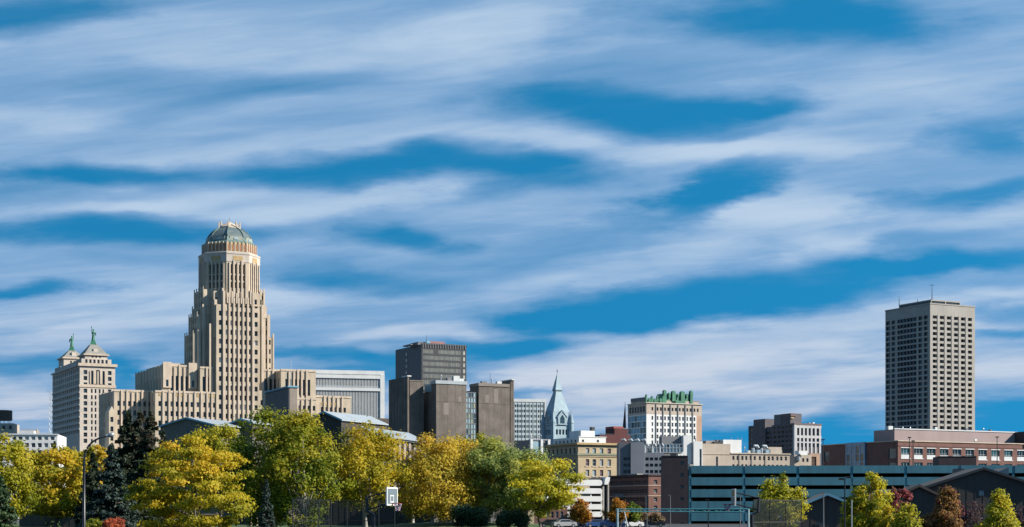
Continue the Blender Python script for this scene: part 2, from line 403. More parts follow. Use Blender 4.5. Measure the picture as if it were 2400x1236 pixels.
# ================================================================== city hall
def city_hall():
    b = Bld('city_hall', 'tall sand-coloured art deco tower with setbacks, low stone wings and a tiled dome', 'building', 537.5, 680)
    P = lambda py, u=0, v=0: b.z(py, u, v)
    vf = -11.5
    def zrows(pys, h, u=0, v=vf): return [(b.z(p, u, v)-h/2, b.z(p, u, v)+h/2) for p in pys]
    # --- front bay of the shaft
    def bay(m=STONE):
        u0, u1 = -9.0, 9.0
        z0, z1 = 0, P(716, 0, vf)
        outer = [b.u(517, vf)-u0, b.u(600.3, vf)-u0]; inner = [b.u(p, vf)-u0 for p in (531.8,542.7,553.6,564.5,575.4,586)]
        rows = [736.6+21.8*k for k in range(-1, 14)]
        rr = zrows(rows, 2.0)
        b.block(STONE, u0, u1, vf, 11.5, z0, z1, Rf=dict(cols=cc(outer, 1.35)+cc(inner, 1.0), rows=rr, depth=.7,
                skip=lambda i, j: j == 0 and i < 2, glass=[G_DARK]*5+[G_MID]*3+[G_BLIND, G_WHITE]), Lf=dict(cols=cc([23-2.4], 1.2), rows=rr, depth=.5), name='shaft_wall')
        for a, c in zip(inner[:-1], inner[1:]):
            x = u0+(a+c)/2; b.box('pier', STONE2, x-.36, x+.36, vf-.5, vf, 0, P(700, 0, vf)+random.random()*.5)
        for x in (u0+(outer[0]+inner[0])/2, u0+(outer[1]+inner[-1])/2):
            b.box('pier', STONE2, x-.45, x+.45, vf-.6, vf, 0, P(684, 0, vf))
        for a in inner:                                 # recessed spandrels between the windows
            for k in range(len(rr)-1):
                b.box('spandrel', OCHRE if k % 2 else STONEP, u0+a-.5, u0+a+.5, vf-.06, vf-.001, rr[k+1][1]+.35, rr[k+1][1]+.75) if k % 2 == 0 else None
        # upper storeys of the bay, narrower, with spiky piers
        u0, u1 = b.u(521, vf), b.u(589.5, vf)
        b.block(STONE, u0, u1, vf+.15, 11, z1, P(697, 0, vf), name='upper_wall', Rf=dict(cols=cc([a-9-u0 for a in inner], 1.0), rows=zrows([706], 2.2), depth=.7))
        b.block(STONE, u0+.4, u1-.4, vf+1.2, 10.5, P(697,0,vf), P(682, 0, vf), name='upper_wall', Rf=dict(cols=even(6, 0, u1-u0-.8, 1.1), rows=zrows([689.5], 2.0), depth=.6), Lf=dict(cols=even(5, 4, 22, 1.1), rows=zrows([689.5], 2.0), depth=.6))
        for i in range(7):
            x = u0+.3+(u1-u0-.6)*i/6
            b.box('pier', STONE2, x-.42, x+.42, vf-.35, vf+1.2, P(712,0,vf), P([678,688,684,688,684,688,680][i], 0, vf))
        for i in range(4): 
            y = -7+5*i; b.box('pier', STONE2, u0-.45, u0+.4, y-.5, y+.5, P(730), P(683+3*(i%2)))
    bay()
    # --- arms and setbacks
    def arm(hu, hv, top, z0, cols=3, **k):
        zt = P(top); wr = [(P(p)-1.0, P(p)+1.0) for p in np.arange(top+12, 885, 21.8)]
        b.block(STONE, -hu, hu, -hv, hv, z0, zt, name='setback_wall',
                Rf=dict(cols=[c for c in cc([hu+b.u(p, -hv) for p in (615.5, 623.5, 631.5)], 1.1)], rows=wr, depth=.5),
                Lf=dict(cols=even(cols, 1.0, 2*hv-1, 1.1), rows=wr, depth=.6))
        for y in np.linspace(-hv+.5, hv-.5, cols+1): b.box('pier', STONE, -hu-.22, -hu, y-.45, y+.45, z0, zt+1.2)
        for x in (b.u(610.8, -hv), b.u(619.5, -hv), b.u(627.5, -hv)):
            if x < hu-.2: b.box('pier', STONE2, x-.35, x+.35, -hv-.5, -hv, z0, zt+1.3)
        b.box('pier', STONE2, hu-.5, hu+.1, -hv-.35, -hv+.2, z0, zt+1.5)
    arm(16.9, 6.4, 790, 0, 4)
    arm(15.2, 6.3, 746, P(790), 4)
    arm(13.7, 6.5, 726, P(746), 4)
    arm(12.8, 6.7, 687, P(726), 4)
    # intermediate corner masses
    b.block(STONE, -9.7, 11.2, -9.6, 9.6, 0, P(722), name='setback_wall')
    b.block(STONE, -9.6, 10.6, -9.9, 9.9, P(722), P(692), name='setback_wall', Rf=dict(cols=even(9, 0, 21.2, 1.0), rows=[(P(712)-1, P(712)+1)], depth=.5), Lf=dict(cols=even(6, 0, 19, 1.0), rows=[(P(712)-1, P(712)+1)], depth=.5))
    for x in (11.0,): b.box('pier', STONE2, x-.5, x+.5, -10.1, -9.4, 0, P(718))
    for uu, tt in ((-9.0, 712), (-14.9, 782), (-13.0, 722)): b.box('pier', STONE2, uu-.5, uu+.6, -10.6 if uu > -10 else -7.3, -6.0, 0 if uu < -10 else P(800), P(tt))
    # --- octagonal shaft
    def oct_(r, z, off=22.5): return [(r*math.cos(R(off+45*i)), r*math.sin(R(off+45*i)), z) for i in range(8)]
    Rr = 12.35; ap = Rr*math.cos(R(22.5)); sd_ = 2*Rr*math.sin(R(22.5))
    zA, zB = P(705), P(605)
    mb = MB()
    for k in range(8):
        ang = R(45*k)                         # facet with outward direction (-v turned by ang)
        n = (math.sin(ang), -math.cos(ang)); t = (math.cos(ang), math.sin(ang))
        ox, oy = n[0]*ap - t[0]*sd_/2, n[1]*ap - t[1]*sd_/2
        if k in (0, 1, 7, 6):
            b.face(mb, STONE, ox, oy, ang, sd_, zA, zB, cols=even(4, 1.3, sd_-1.3, .95), rows=[(P(683.5), P(670)), (P(666), P(654)), (P(651), P(629))], depth=.9, wname='tower_window', glass=[G_DARK, G_DARK, G_MID])
            for i in range(5):
                x = 1.3+(sd_-2.6)*i/4; w = .33
                q = b.box('pier', STONE2, 0, 2*w, 0, .7, 0, P(625)-zA+(1.0 if i % 2 else 0)); q.location = (ox+t[0]*(x-w)+n[0]*.5, oy+t[1]*(x-w)+n[1]*.5, zA); q.rotation_euler = (0, 0, ang)
        else: b.face(mb, STONE, ox, oy, ang, sd_, zA, zB)
        # big corner pier
        vx, vy = Rr*math.cos(R(22.5+45*k)), Rr*math.sin(R(22.5+45*k))
    b.part('octagon_wall', mb)
    for k in range(8):
        a = R(22.5+45*k); q = b.box('corner_pier', STONE2, 0, 1.7, 0, 1.0, 0, zB-zA+.8)
        q.location = (Rr*.985*math.cos(a)-.85*math.cos(a+math.pi/2), Rr*.985*math.sin(a)-.85*math.sin(a+math.pi/2), zA); q.rotation_euler = (0, 0, a+math.pi/2)
        q.location.x -= 0.5*math.cos(a); q.location.y -= .5*math.sin(a)
    mb = MB(); mb.rings([oct_(12.55, zB-3.2), oct_(12.55, zB-.2), oct_(12.75, zB), oct_(12.75, zB+.6), oct_(11.6, zB+.9), oct_(11.6, P(598))], STONEP); b.part('cornice', mb)
    for k in range(8):
        ang = R(45*k); n = (math.sin(ang), -math.cos(ang)); t = (math.cos(ang), math.sin(ang))
        q = b.box('carved_panel', OCHRE, 0, 4.0, 0, .25, 0, 1.9); a_ = 12.55*math.cos(R(22.5))
        q.location = (n[0]*(a_+.12)-t[0]*2, n[1]*(a_+.12)-t[1]*2, zB-2.7); q.rotation_euler = (0, 0, ang)
    # --- orange band
    z1, z2 = P(599), P(577)
    mb = MB(); mb.rings([oct_(10.9, z1), oct_(10.9, z2)], OCHRE); b.part('terracotta_band', mb)
    Ro = 10.9; ap2 = Ro*math.cos(R(22.5)); s2 = 2*Ro*math.sin(R(22.5))
    for k in range(8):
        ang = R(45*k); n = (math.sin(ang), -math.cos(ang)); t = (math.cos(ang), math.sin(ang))
        for i in range(5):
            x = -s2/2 + s2*(i+.5)/5
            q = b.box('arch_panel', ORANGE, 0, .85, 0, .2, 0, z2-z1-1.4); q.location = (n[0]*(ap2+.15)+t[0]*(x-.42), n[1]*(ap2+.15)+t[1]*(x-.42), z1+.5); q.rotation_euler = (0, 0, ang)
        for i in range(6):
            x = -s2/2 + s2*i/5
            q = b.box('band_pier', STONE2, 0, .4, 0, .5, 0, z2-z1+.3); q.location = (n[0]*(ap2+.35)+t[0]*(x-.2), n[1]*(ap2+.35)+t[1]*(x-.2), z1); q.rotation_euler = (0, 0, ang)
    # --- dome
    prof = [(10.9, 577), (10.6, 575.5), (9.9, 572), (9.5, 563), (9.1, 562.4)]
    mb = MB(); mb.rings([oct_(r, P(y)) for r, y in prof], TEALT); b.part('dome_base', mb)
    for k in range(8):
        ang = R(45*k); n = (math.sin(ang), -math.cos(ang)); t = (math.cos(ang), math.sin(ang)); a_ = 9.6*math.cos(R(22.5))
        q = b.box('tile_panel', mat('cream_green_tile', (.36,.38,.31), .7), 0, 5.2, 0, .3, 0, P(562)-P(571)); q.location = (n[0]*(a_+.2)-t[0]*2.6, n[1]*(a_+.2)-t[1]*2.6, P(571)); q.rotation_euler = (0, 0, ang)
        q = b.box('tile_panel', COPPERB, 0, 1.8, 0, .3, 0, P(564)-P(569)); q.location = (n[0]*(a_+.4)-t[0]*.9, n[1]*(a_+.4)-t[1]*.9, P(569.5)); q.rotation_euler = (0, 0, ang)
    prof2 = [(9.0, 562.4), (8.7, 558), (8.1, 553), (7.2, 547), (6.0, 541.5), (4.6, 537), (4.2, 536)]
    mb = MB(); mb.rings([oct_(r, P(y)) for r, y in prof2], TEALD); b.part('dome', mb)
    for k in range(8):
        a = R(22.5+45*k); mb = MB()
        mb.tube([((r+.1)*math.cos(a), (r+.1)*math.sin(a), P(y)+.1) for r, y in prof2], .22, TEALT, 6); b.part('rib', mb)
    mb = MB(); mb.rings([oct_(r, P(y)) for r, y in ((4.7, 538.5), (4.7, 535.5), (3.9, 534.5), (3.9, 533), (3.2, 531), (2.2, 526), (1.6, 524.5), (0.9, 522), (.5, 521))], STONE2); b.part('lantern', mb)
    for k in range(8):
        a = R(22.5+45*k); q = b.box('finial', STONE2, -.25, .25, -.25, .25, 0, 2.2); q.location = (4.3*math.cos(a)-.2, 4.3*math.sin(a)-.2, P(534.5))
    mb = MB(); mb.tube([(0,0,P(521)-.2), (0,0,P(508))], [.14,.05], STEELG, 5); b.part('mast', mb)
    # --- wings
    SL = [G_DARK, G_DARK, G_MID]
    def wing(m, pxl, pxr, pxb, v, top, cols, rows, w=1.15, h=2.0, slits=None, slit=None, ltop=None, piers=True, bh=None, lcols=None, z0=0):
        u0, u1 = b.u(pxl, v), b.u(pxr, v); v1 = b.v(pxb, u0) if pxb else v+30
        zt = b.z(top, u0, v)
        rr = [(b.z(p, u0, v)-h/2, b.z(p, u0, v)+h/2) for p in rows]
        if slit: rr = [(b.z(slit[1], u0, v), b.z(slit[0], u0, v))]; 
        cl = cc([b.u(p, v)-u0 for p in cols], w)
        L = dict(cols=even(max(2, int((v1-v)/4.5)), 1, v1-v-1, 1.0), rows=rr if not slit else [(b.z(915,u0,v), b.z(885,u0,v))], depth=.35, glass=[G_BLACK])
        b.block(m, u0, u1, v, v1, z0, zt, Rf=dict(cols=cl, rows=rr, depth=.6, glass=SL if slit else None, bars=0 if slit else 1), Lf=L, name='wing_wall')
        if piers:
            ps = [(a+c)/2 for a, c in zip(cols[:-1], cols[1:])]
            for p in ps: x = b.u(p, v); b.box('pier', STONE2, x-.35, x+.35, v-.5, v, z0, zt+random.choice([-.4, .3, .5]))
            n = int((v1-v)/4.5)
            for i in range(n+1):
                y = v+.4+(v1-v-.8)*i/max(1, n); b.box('pier', STONE, u0-.2, u0, y-.4, y+.4, z0, zt+.4)
            b.box('parapet', STONE2, u0-.25, u1, v-.25, v+.3, zt-.25, zt+.55)
        return u0, u1, v1, zt
    R1 = [946, 968.8, 991.4, 1014, 1036, 1059]
    # lower front block, left of the tower
    wing(STONE, 365, 506, None, -11.0, 918, [374.7,390,403,415,426,437.5,450,464,480,491,502.0], R1)
    for p in (374.7,415,426,464,491,502): x = b.u(p, -11); b.box('niche', OCHRE, x-.45, x+.45, -11.12, -11.001, b.z(934, 0, -11), b.z(927, 0, -11))
    # middle block
    u0, u1, v1, zt = wing(STONE, 380.6, 470, 318, -6.5, 857, [403,415,426,437.5], [], slit=(880, 917), w=1.3)
    for p in (391, 451): x = b.u(p, -6.5); b.box('pylon', STONE2, x-1.7, x+1.7, -7.3, -6.5, b.z(917), b.z(855.5, 0, -6.5)); b.box('slit_window', G_DARK, x-.45, x+.45, -7.38, -7.301, b.z(914), b.z(899))
    b.block(STONE, u0+3, u1-3, -3, v1-6, zt, zt+1.4, name='attic')
    x_ = b.u(490.5, -10.2); b.box('pier', STONE2, x_, b.u(494.5, -10.2), -10.3, -9.6, 0, P(768))
    wing(STONE, 470, 500, None, -9.9, 862.5, [478.5, 490], [], slit=(883, 917), w=1.3)
    # low wing far left
    wing(STONE, 268.5, 366, 233, -2.0, 916, [278.6,291.6,303.7,315.7,326.9,339.3,351], [945.3,967,989.5,1010.8,1032,1054])
    ul, ur = b.u(255.5, -5), b.u(269, -5)
    b.block(STONE, ul, ur, -5, 2, 0, b.z(974), name='porch_wall', Rf=dict(cols=cc([(ur-ul)/2], 1.2), rows=zrows([989, 1010.8, 1032], 2.0), depth=.5))
    mb = MB(); mb.prism([(ul, b.z(974)), (ur, b.z(974)), ((ul+ur)/2, b.z(962))], 'y', -5, 0, STONE2); b.part('porch_gable', mb)
    # right side
    wing(STONE, 612, 662, None, -8.6, 868, [623, 634, 645], [], slit=(887, 917), w=1.3, z0=b.z(940))
    b.block(STONE, 9.1, b.u(662, -11), -11, -2, 0, b.z(918), name='wing_wall', Rf=dict(cols=even(5, 0, 12, 1.1), rows=[(b.z(p)-1, b.z(p)+1) for p in R1], depth=.5))
    wing(STONE, 659.5, 740, None, -16, 868, [672,683,694,701.5,712.5,724], [], slit=(888, 926), w=1.2, z0=b.z(935))
    wing(STONE, 657, 742, None, -16.5, 934, [672,683,692,701.5,712.5,724,736], [955, 976, 997])
    wing(STONE, 741, 823, None, -14, 930, [755,765,775.5,786,795.8,808], [959.5, 981, 1003])
    for p in (755,765,775.5,786): x = b.u(p, -14); b.box('niche', OCHRE, x-.45, x+.45, -14.12, -14.001, b.z(944, 0, -14), b.z(937, 0, -14))
    b.LIM = 300; b.finish()
city_hall()

# ================================================================== twin-gabled tower with statues
def statue(name, label, x, y, z, h, m, rz):
    e = link(name, None, None, (x, y, z), rz, label=label, category='statue', group='green statues on the twin rooftops')
    mb = MB(); ring = lambda r, zz, dx=0, e_=1.0: [(dx+r*e_*math.cos(2*math.pi*i/10), r*math.sin(2*math.pi*i/10), zz) for i in range(10)]
    k = h/11.0
    mb.rings([ring(1.1*k, 2.2*k), ring(1.0*k, 3.2*k), ring(.8*k, 5*k), ring(.72*k, 6.2*k), ring(.9*k, 7*k, 0, 1.15), ring(.85*k, 7.6*k, 0, 1.2), ring(.3*k, 8.0*k), ring(.28*k, 8.2*k), ring(.45*k, 8.5*k), ring(.48*k, 8.9*k), ring(.3*k, 9.3*k), ring(.05*k, 9.4*k)], m)
    mb.tube([(-.7*k,0,7.4*k), (-1.1*k,-.1*k,8.6*k), (-1.0*k,-.2*k,10.2*k)], [.3*k,.22*k,.16*k], m, 6)
    mb.tube([(.8*k,0,7.4*k), (1.35*k,-.1*k,6.4*k), (1.5*k,-.5*k,5.8*k)], [.3*k,.22*k,.18*k], m, 6)
    link('figure', mb.mesh('figure', True), e)
    mb = MB(); mb.rings([ring(.12*k, 10.1*k, -1.0*k), ring(.3*k, 10.5*k, -1.0*k), ring(.22*k, 10.9*k, -1.0*k), ring(.03*k, 11.3*k, -1.0*k)], m); link('torch', mb.mesh('torch'), e)
    mb = MB(); mb.box(1.2*k, 1.7*k, -.7*k, -.2*k, 5.3*k, 7.2*k, m); link('tablet', mb.mesh('tablet'), e)
    mb = MB(); sq = lambda r, zz: [(-r,-r,zz),(r,-r,zz),(r,r,zz),(-r,r,zz)]
    mb.rings([sq(1.9*k, -.6*k), sq(1.6*k, .9*k), sq(1.3*k, 1.0*k), sq(1.2*k, 2.3*k)], m); link('pedestal', mb.mesh('pedestal'), e)
    mb = MB()
    for i in range(7):
        a = math.pi*i/6; mb.tube([(.35*k*math.cos(a),0,9.1*k+.3*k*math.sin(a)), (.75*k*math.cos(a),0,9.1*k+.7*k*math.sin(a))], [.06*k,.02*k], m, 4)
    link('crown_ray', mb.mesh('crown_ray'), e)
def liberty():
    b = Bld('office_tower', 'pale stone office tower with two steep hipped roofs and a tall arched window', 'building', 187, 880)
    U = lambda px, v=0: b.u(px, v)
    W = U(270); L = b.v(123); z = b.z
    zc = z(857)
    rowp = [872, 886, 901] + [901+14.7*k for k in range(1, 10)]
    rows = [(z(p)-1.1, z(p)+1.1) for p in rowp]
    cols = [(U(196), U(204.5)), (U(213.2), U(217.2)), (U(222), U(226)), (U(231.5), U(235.5)), (U(240.2), U(244)), (U(253), U(261.5))]
    lc = even(13, 2, L-2, 2.6); lr = [(z(p)-1.1, z(p)+1.1) for p in [866+14.4*k for k in range(11)]]
    b.block(STONEP, 0, W, 0, L, 0, zc, Rf=dict(cols=cols, rows=rows, depth=.7, skip=lambda i, j: j < 3 and 0 < i < 5 and j != 9 and rowp[j] < 900, glass=[G_DARK, G_MID, G_MID]), Lf=dict(cols=lc, rows=lr, depth=.5, glass=[G_BLACK]))
    for p in (855.5, 905): b.box('cornice', STONE2, -1.0 if p < 900 else -.4, W+1.0 if p<900 else W+.4, -1.0 if p < 900 else -.4, 0, z(p)-.5, z(p)+1.0)
    for p in (855.5, 905, 920, 934.5, 949, 963, 977.5, 992, 1006): b.box('string_course', STONEP, -.9 if p < 900 else -.35, 0, 0, L, z(p)-.3, z(p)+.5)
    # arched windows
    mb = MB()
    for a, c, zt in ((213.5, 218.5, 868), (240, 245, 868)):
        b.box('tall_window', G_DARK, U(a), U(c), -.06, -.001, z(898), z(zt)); 
    b.box('tall_window', G_TEAL, U(225), U(234), -.06, -.001, z(898), z(872))
    n = 12; r = (U(236)-U(223))/2; cx = (U(236)+U(223))/2; zz = z(872)
    pts = [(cx+r*math.cos(math.pi*i/n), -.09, zz+r*math.sin(math.pi*i/n)) for i in range(n+1)]; mb.poly(pts, G_DARK)
    mb.poly([(p[0], 0, p[2]) for p in pts], G_DARK); b.part('arched_window', mb)
    for p in (223.4, 229.4, 235.6, 211.8, 220.3, 238.3, 246.8): b.box('pilaster', STONE2, U(p)-.35, U(p)+.35, -.4, 0, z(899), z(869))
    # attic storey and hipped roof, near and far
    def roof(v0, v1, u0, u1, ztop, zatt, apx, apz):
        mb = MB()
        b.block(STONEP, u0, u1, v0, v1, zc, zatt, name='attic_wall', Rf=dict(cols=even(6, 1.5, u1-u0-1.5, 1.2), rows=[(zc+1.6, zc+3.6)], depth=.4, glass=[G_DARK]), Lf=dict(cols=even(4, 1, v1-v0-1, 1.2), rows=[(zc+1.6, zc+3.6)], depth=.4, glass=[G_BLACK]))
        b.block(STONEP, u0+2.0, u1-2.0, v0+.6, v1-.6, zatt, ztop, name='attic_wall', Rf=dict(cols=even(3, 3, u1-u0-7, 1.0), rows=[((zatt+ztop)/2-.5, (zatt+ztop)/2+.9)], depth=.3, glass=[G_DARK]))
        q0, q1, w0, w1 = u0+1.6, u1-1.6, v0+.2, v1-.2; cx_, cy_ = (q0+q1)/2, (w0+w1)/2; t = 1.9
        mb.rings([[(q0,w0,ztop),(q1,w0,ztop),(q1,w1,ztop),(q0,w1,ztop)], [(cx_-t,cy_-t,apz),(cx_+t,cy_-t,apz),(cx_+t,cy_+t,apz),(cx_-t,cy_+t,apz)]], ROOFG)
        b.part('roof', mb)
        b.box('dormer', STONEP, cx_-1.2, cx_+1.2, w0+1.4, w0+4, ztop+.6, ztop+3.2)
        b.box('eave', STONE2, q0-.5, q1+.5, w0-.5, w1+.5, ztop-.5, ztop+.25)
        return cx_, cy_
    zatt = z(840); 
    cx1, cy1 = roof(1.0, 16, U(192), U(262), z(829), zatt, None, z(803.5))
    ro = L-1.0
    cx2, cy2 = roof(ro-15, ro, U(192), U(262), z(822, 0, ro)-5.0, zatt, None, z(821, 0, ro-8))
    b.block(STONEP, 1.0, W-1, 16, ro-15, zc, zc+3.5, name='attic_wall')
    x, y = b.world(cx1, cy1); statue('statue', 'green statue raising a torch on the nearer, taller-looking hipped roof', x, y, z(803.5)+.3, 9.6, COPPER, R(10))
    x, y = b.world(cx2, cy2); statue('statue', 'green statue raising a torch on the farther hipped roof to the left', x, y, z(821, 0, ro-8)+.3, 9.6, COPPER, R(190))
    b.finish(5)
liberty()

# ================================================================== generic slabs
def left_edge():
    b = Bld('office_building', 'low white gridded office building at the far left edge beyond the yellow trees', 'building', -40, 620, 8)
    z = b.z; W = b.u(135); rows = [(z(p)-.8*h, z(p)+.8*h) for p, h in ((1027, .75), (1043, 1), (1059.5, 1), (1076, 1))]
    cols = [(b.u(p)-.75, b.u(p)+.75) for p in [63+15*k for k in range(-6, 5)]]
    b.block(WHITE, 0, W, 0, 26, 0, z(1017), Rf=dict(cols=cols, rows=rows, depth=.45, glass=[G_DARK, G_DARK, G_BLIND], frame=FRAMEW), topm=ROOFM)
    b.box('cornice', WHITEM, -.3, W+.3, -.4, 0, z(1019), z(1016))
    b.box('roof_box', WHITEM, b.u(36), b.u(72), 8, 14, z(1017), z(1006)); b.box('roof_box', TANSID, b.u(34), b.u(74), 14.2, 20, z(1017), z(1002))
    b.finish(5)
    b = Bld('apartment_block', 'small tan rooftop block rising behind the white gridded building', 'building', -30, 700, 8)
    z = b.z; b.block(BEIGE, 0, b.u(32), 0, 16, 0, z(992), Rf=dict(cols=even(4, 0, b.u(32), 1.3), rows=[(z(1002)-.8, z(1002)+.8)], depth=.4)); b.finish()
    # water tank
    D = 706; x, y = wx(5, D), D
    e = link('water_tank', None, None, (x, y, wz(993, D)), 0, label='dark brown round water tank on blue legs above the tan block', category='water tank')
    r = 23/FP*D; z0 = wz(986, D)-wz(993, D); z1 = wz(963, D)-wz(993, D)
    mb = MB(); ring = lambda r, zz: [(r*math.cos(2*math.pi*i/24), r*math.sin(2*math.pi*i/24), zz) for i in range(24)]
    mb.rings([ring(r, z0), ring(r, z1), ring(r*.98, z1+.1)], mat('tank_wood', (.14,.10,.075), .9, .25, 1.0)); mb.poly(ring(r, z0), SLATE); link('tank', mb.mesh('tank'), e)
    for k in range(4):
        mb = MB(); mb.rings([ring(r+.05, z0+.5+k*1.0), ring(r+.08, z0+.56+k*1.0), ring(r+.05, z0+.62+k*1.0)], STEEL, cap=False); link('hoop', mb.mesh('hoop'), e)
    for k in range(6):
        a = 2*math.pi*k/6; mb = MB(); mb.tube([(r*.8*math.cos(a), r*.8*math.sin(a), -.2), (r*.8*math.cos(a), r*.8*math.sin(a), z0)], .12, FASCIA, 6); link('leg', mb.mesh('leg'), e)
    # lattice mast
    D = 640; x = wx(118, D); e = link('lattice_mast', None, None, (x, D, 0), 0, label='thin tapering lattice radio mast left of the pale stone tower', category='mast')
    z1 = wz(915, D); z0 = wz(1010, D); mb = MB()
    for sx, sy in ((-1,-1),(1,-1),(0,1)): mb.tube([(sx*1.1, sy*1.1, 0), (sx*.15, sy*.15, z1)], .06, GALV, 4)
    for k in range(24):
        t = k/24; w = 1.1*(1-t)+.15*t; w2 = 1.1*(1-t-1/24)+.15*(t+1/24); za, zb = z1*t, z1*(t+1/24)
        mb.tube([(-w,-w,za),(w2,-w2,zb)], .035, GALV, 4); mb.tube([(w,-w,za),(-w2,-w2,zb)], .035, GALV, 4)
    link('lattice', mb.mesh('lattice'), e)
left_edge()

def white_slab():
    b = Bld('office_building', 'wide white slab with closely spaced vertical fins, right of the art deco tower', 'building', 700, 950, 14)
    z = b.z; W = b.u(899.5); z1 = z(875)
    n = 52; w = (W-4)/n
    mb_rows = []
    cols = [(1+w*i+w*.22, 1+w*i+w*.78) for i in range(n)]
    rows = [(z(p)-1.0, z(p)+1.0) for p in list(np.arange(889, 905, 8.2)) + list(np.arange(917, 1000, 8.2))]
    b.block(WHITE, 0, W, 0, 20, 0, z1, Rf=dict(cols=cols, rows=rows, depth=.35, glass=[mat('smoky_glass', (.30,.33,.38), .3)], frame=FRAMEW, bars=0), topm=ROOFM)
    b.box('parapet', WHITE, -.3, W+.3, -.5, 20, z1, z1+2.2)
    b.box('band', WHITE, 0, W, -.9, -.31, z(914), z(907.5)); b.box('band', WHITE, 0, W, -.9, -.31, z(885), z(877))
    for i in range(0, n+1): b.box('fin', WHITE, 1+w*i-.16, 1+w*i+.16, -.3, -.01, z(1000), z1)
    b.box('corner_pier', WHITE, W-2.2, W+.35, -.95, 1, 0, z1)
    b.box('roof_box', WHITEM, b.u(762), b.u(795), 5, 15, z1+2, z(866)); b.box('roof_box', WHITEM, b.u(822), b.u(839), 5, 12, z1+2, z(872.5)); b.box('roof_box', WHITEM, b.u(866), b.u(874), 5, 8, z1+2, z(878)); b.box('roof_box', FASCIA, b.u(756), b.u(761), 5, 9, z1+2, z(870))
    b.finish(6)
white_slab()

def dark_tower():
    b = Bld('office_tower', 'black office tower with bands of pale windows and a pink rooftop box', 'building', 988, 1000)
    z = b.z; W = b.u(1093); L = b.v(927); z1 = z(807)
    rows = [(z(p+5.0), z(p-4.6)) for p in [823+14.35*k for k in range(12)]]
    n = 30; cols = [(1.2+(W-5)*i/n+.16, 1.2+(W-5)*(i+1)/n-.16) for i in range(n)] + [(W-2.2, W-.7)]
    b.block(BLACKC, 0, W, 0, L, 0, z1, Rf=dict(cols=cols, rows=rows, depth=.08, glass=[G_PALE, G_PALE, G_PALE, mat('pale_glass_b', (.36,.37,.33), .3)], frame=FRAMED, bars=0, skip=lambda i, j: j == 0 and 8 <= i <= 11),
            Lf=dict(cols=[(L*.40, L*.46)], rows=rows, depth=.3, glass=[G_BLACK], frame=FRAMED, bars=0))
    for k in range(12): b.box('pale_panel', mat('silver_panel', (.34,.36,.38), .5), -.2, -.01, L*.535, L*.59, rows[k][0]+.2, rows[k][1]-.2)
    for i in range(18): x = W*(i+.5)/18; b.box('top_fin', GREYC, x-.2, x+.2, -.35, 0, z(815), z1+.8)
    b.box('parapet', BLACKC, -.3, W+.3, -.3, .3, z1-.2, z1+.7)
    b.box('penthouse', mat('pink_penthouse', (.40,.20,.20), .8), b.u(1010), b.u(1047), 3, 12, z1, z(797.5)); b.box('penthouse', GREYC, b.u(986), b.u(1008), 4, 16, z1, z(800)); b.box('penthouse', GREYC, b.u(975), b.u(985), 8, 20, z1, z(804)); b.box('vent_box', FASCIA, b.u(1003), b.u(1011), 2, 3, z1, z(797))
    mb = MB(); mb.tube([(b.u(1008), 5, z1), (b.u(1008), 5, z(783))], .15, STEELG, 5); b.part('antenna', mb)
    b.finish(4)
dark_tower()

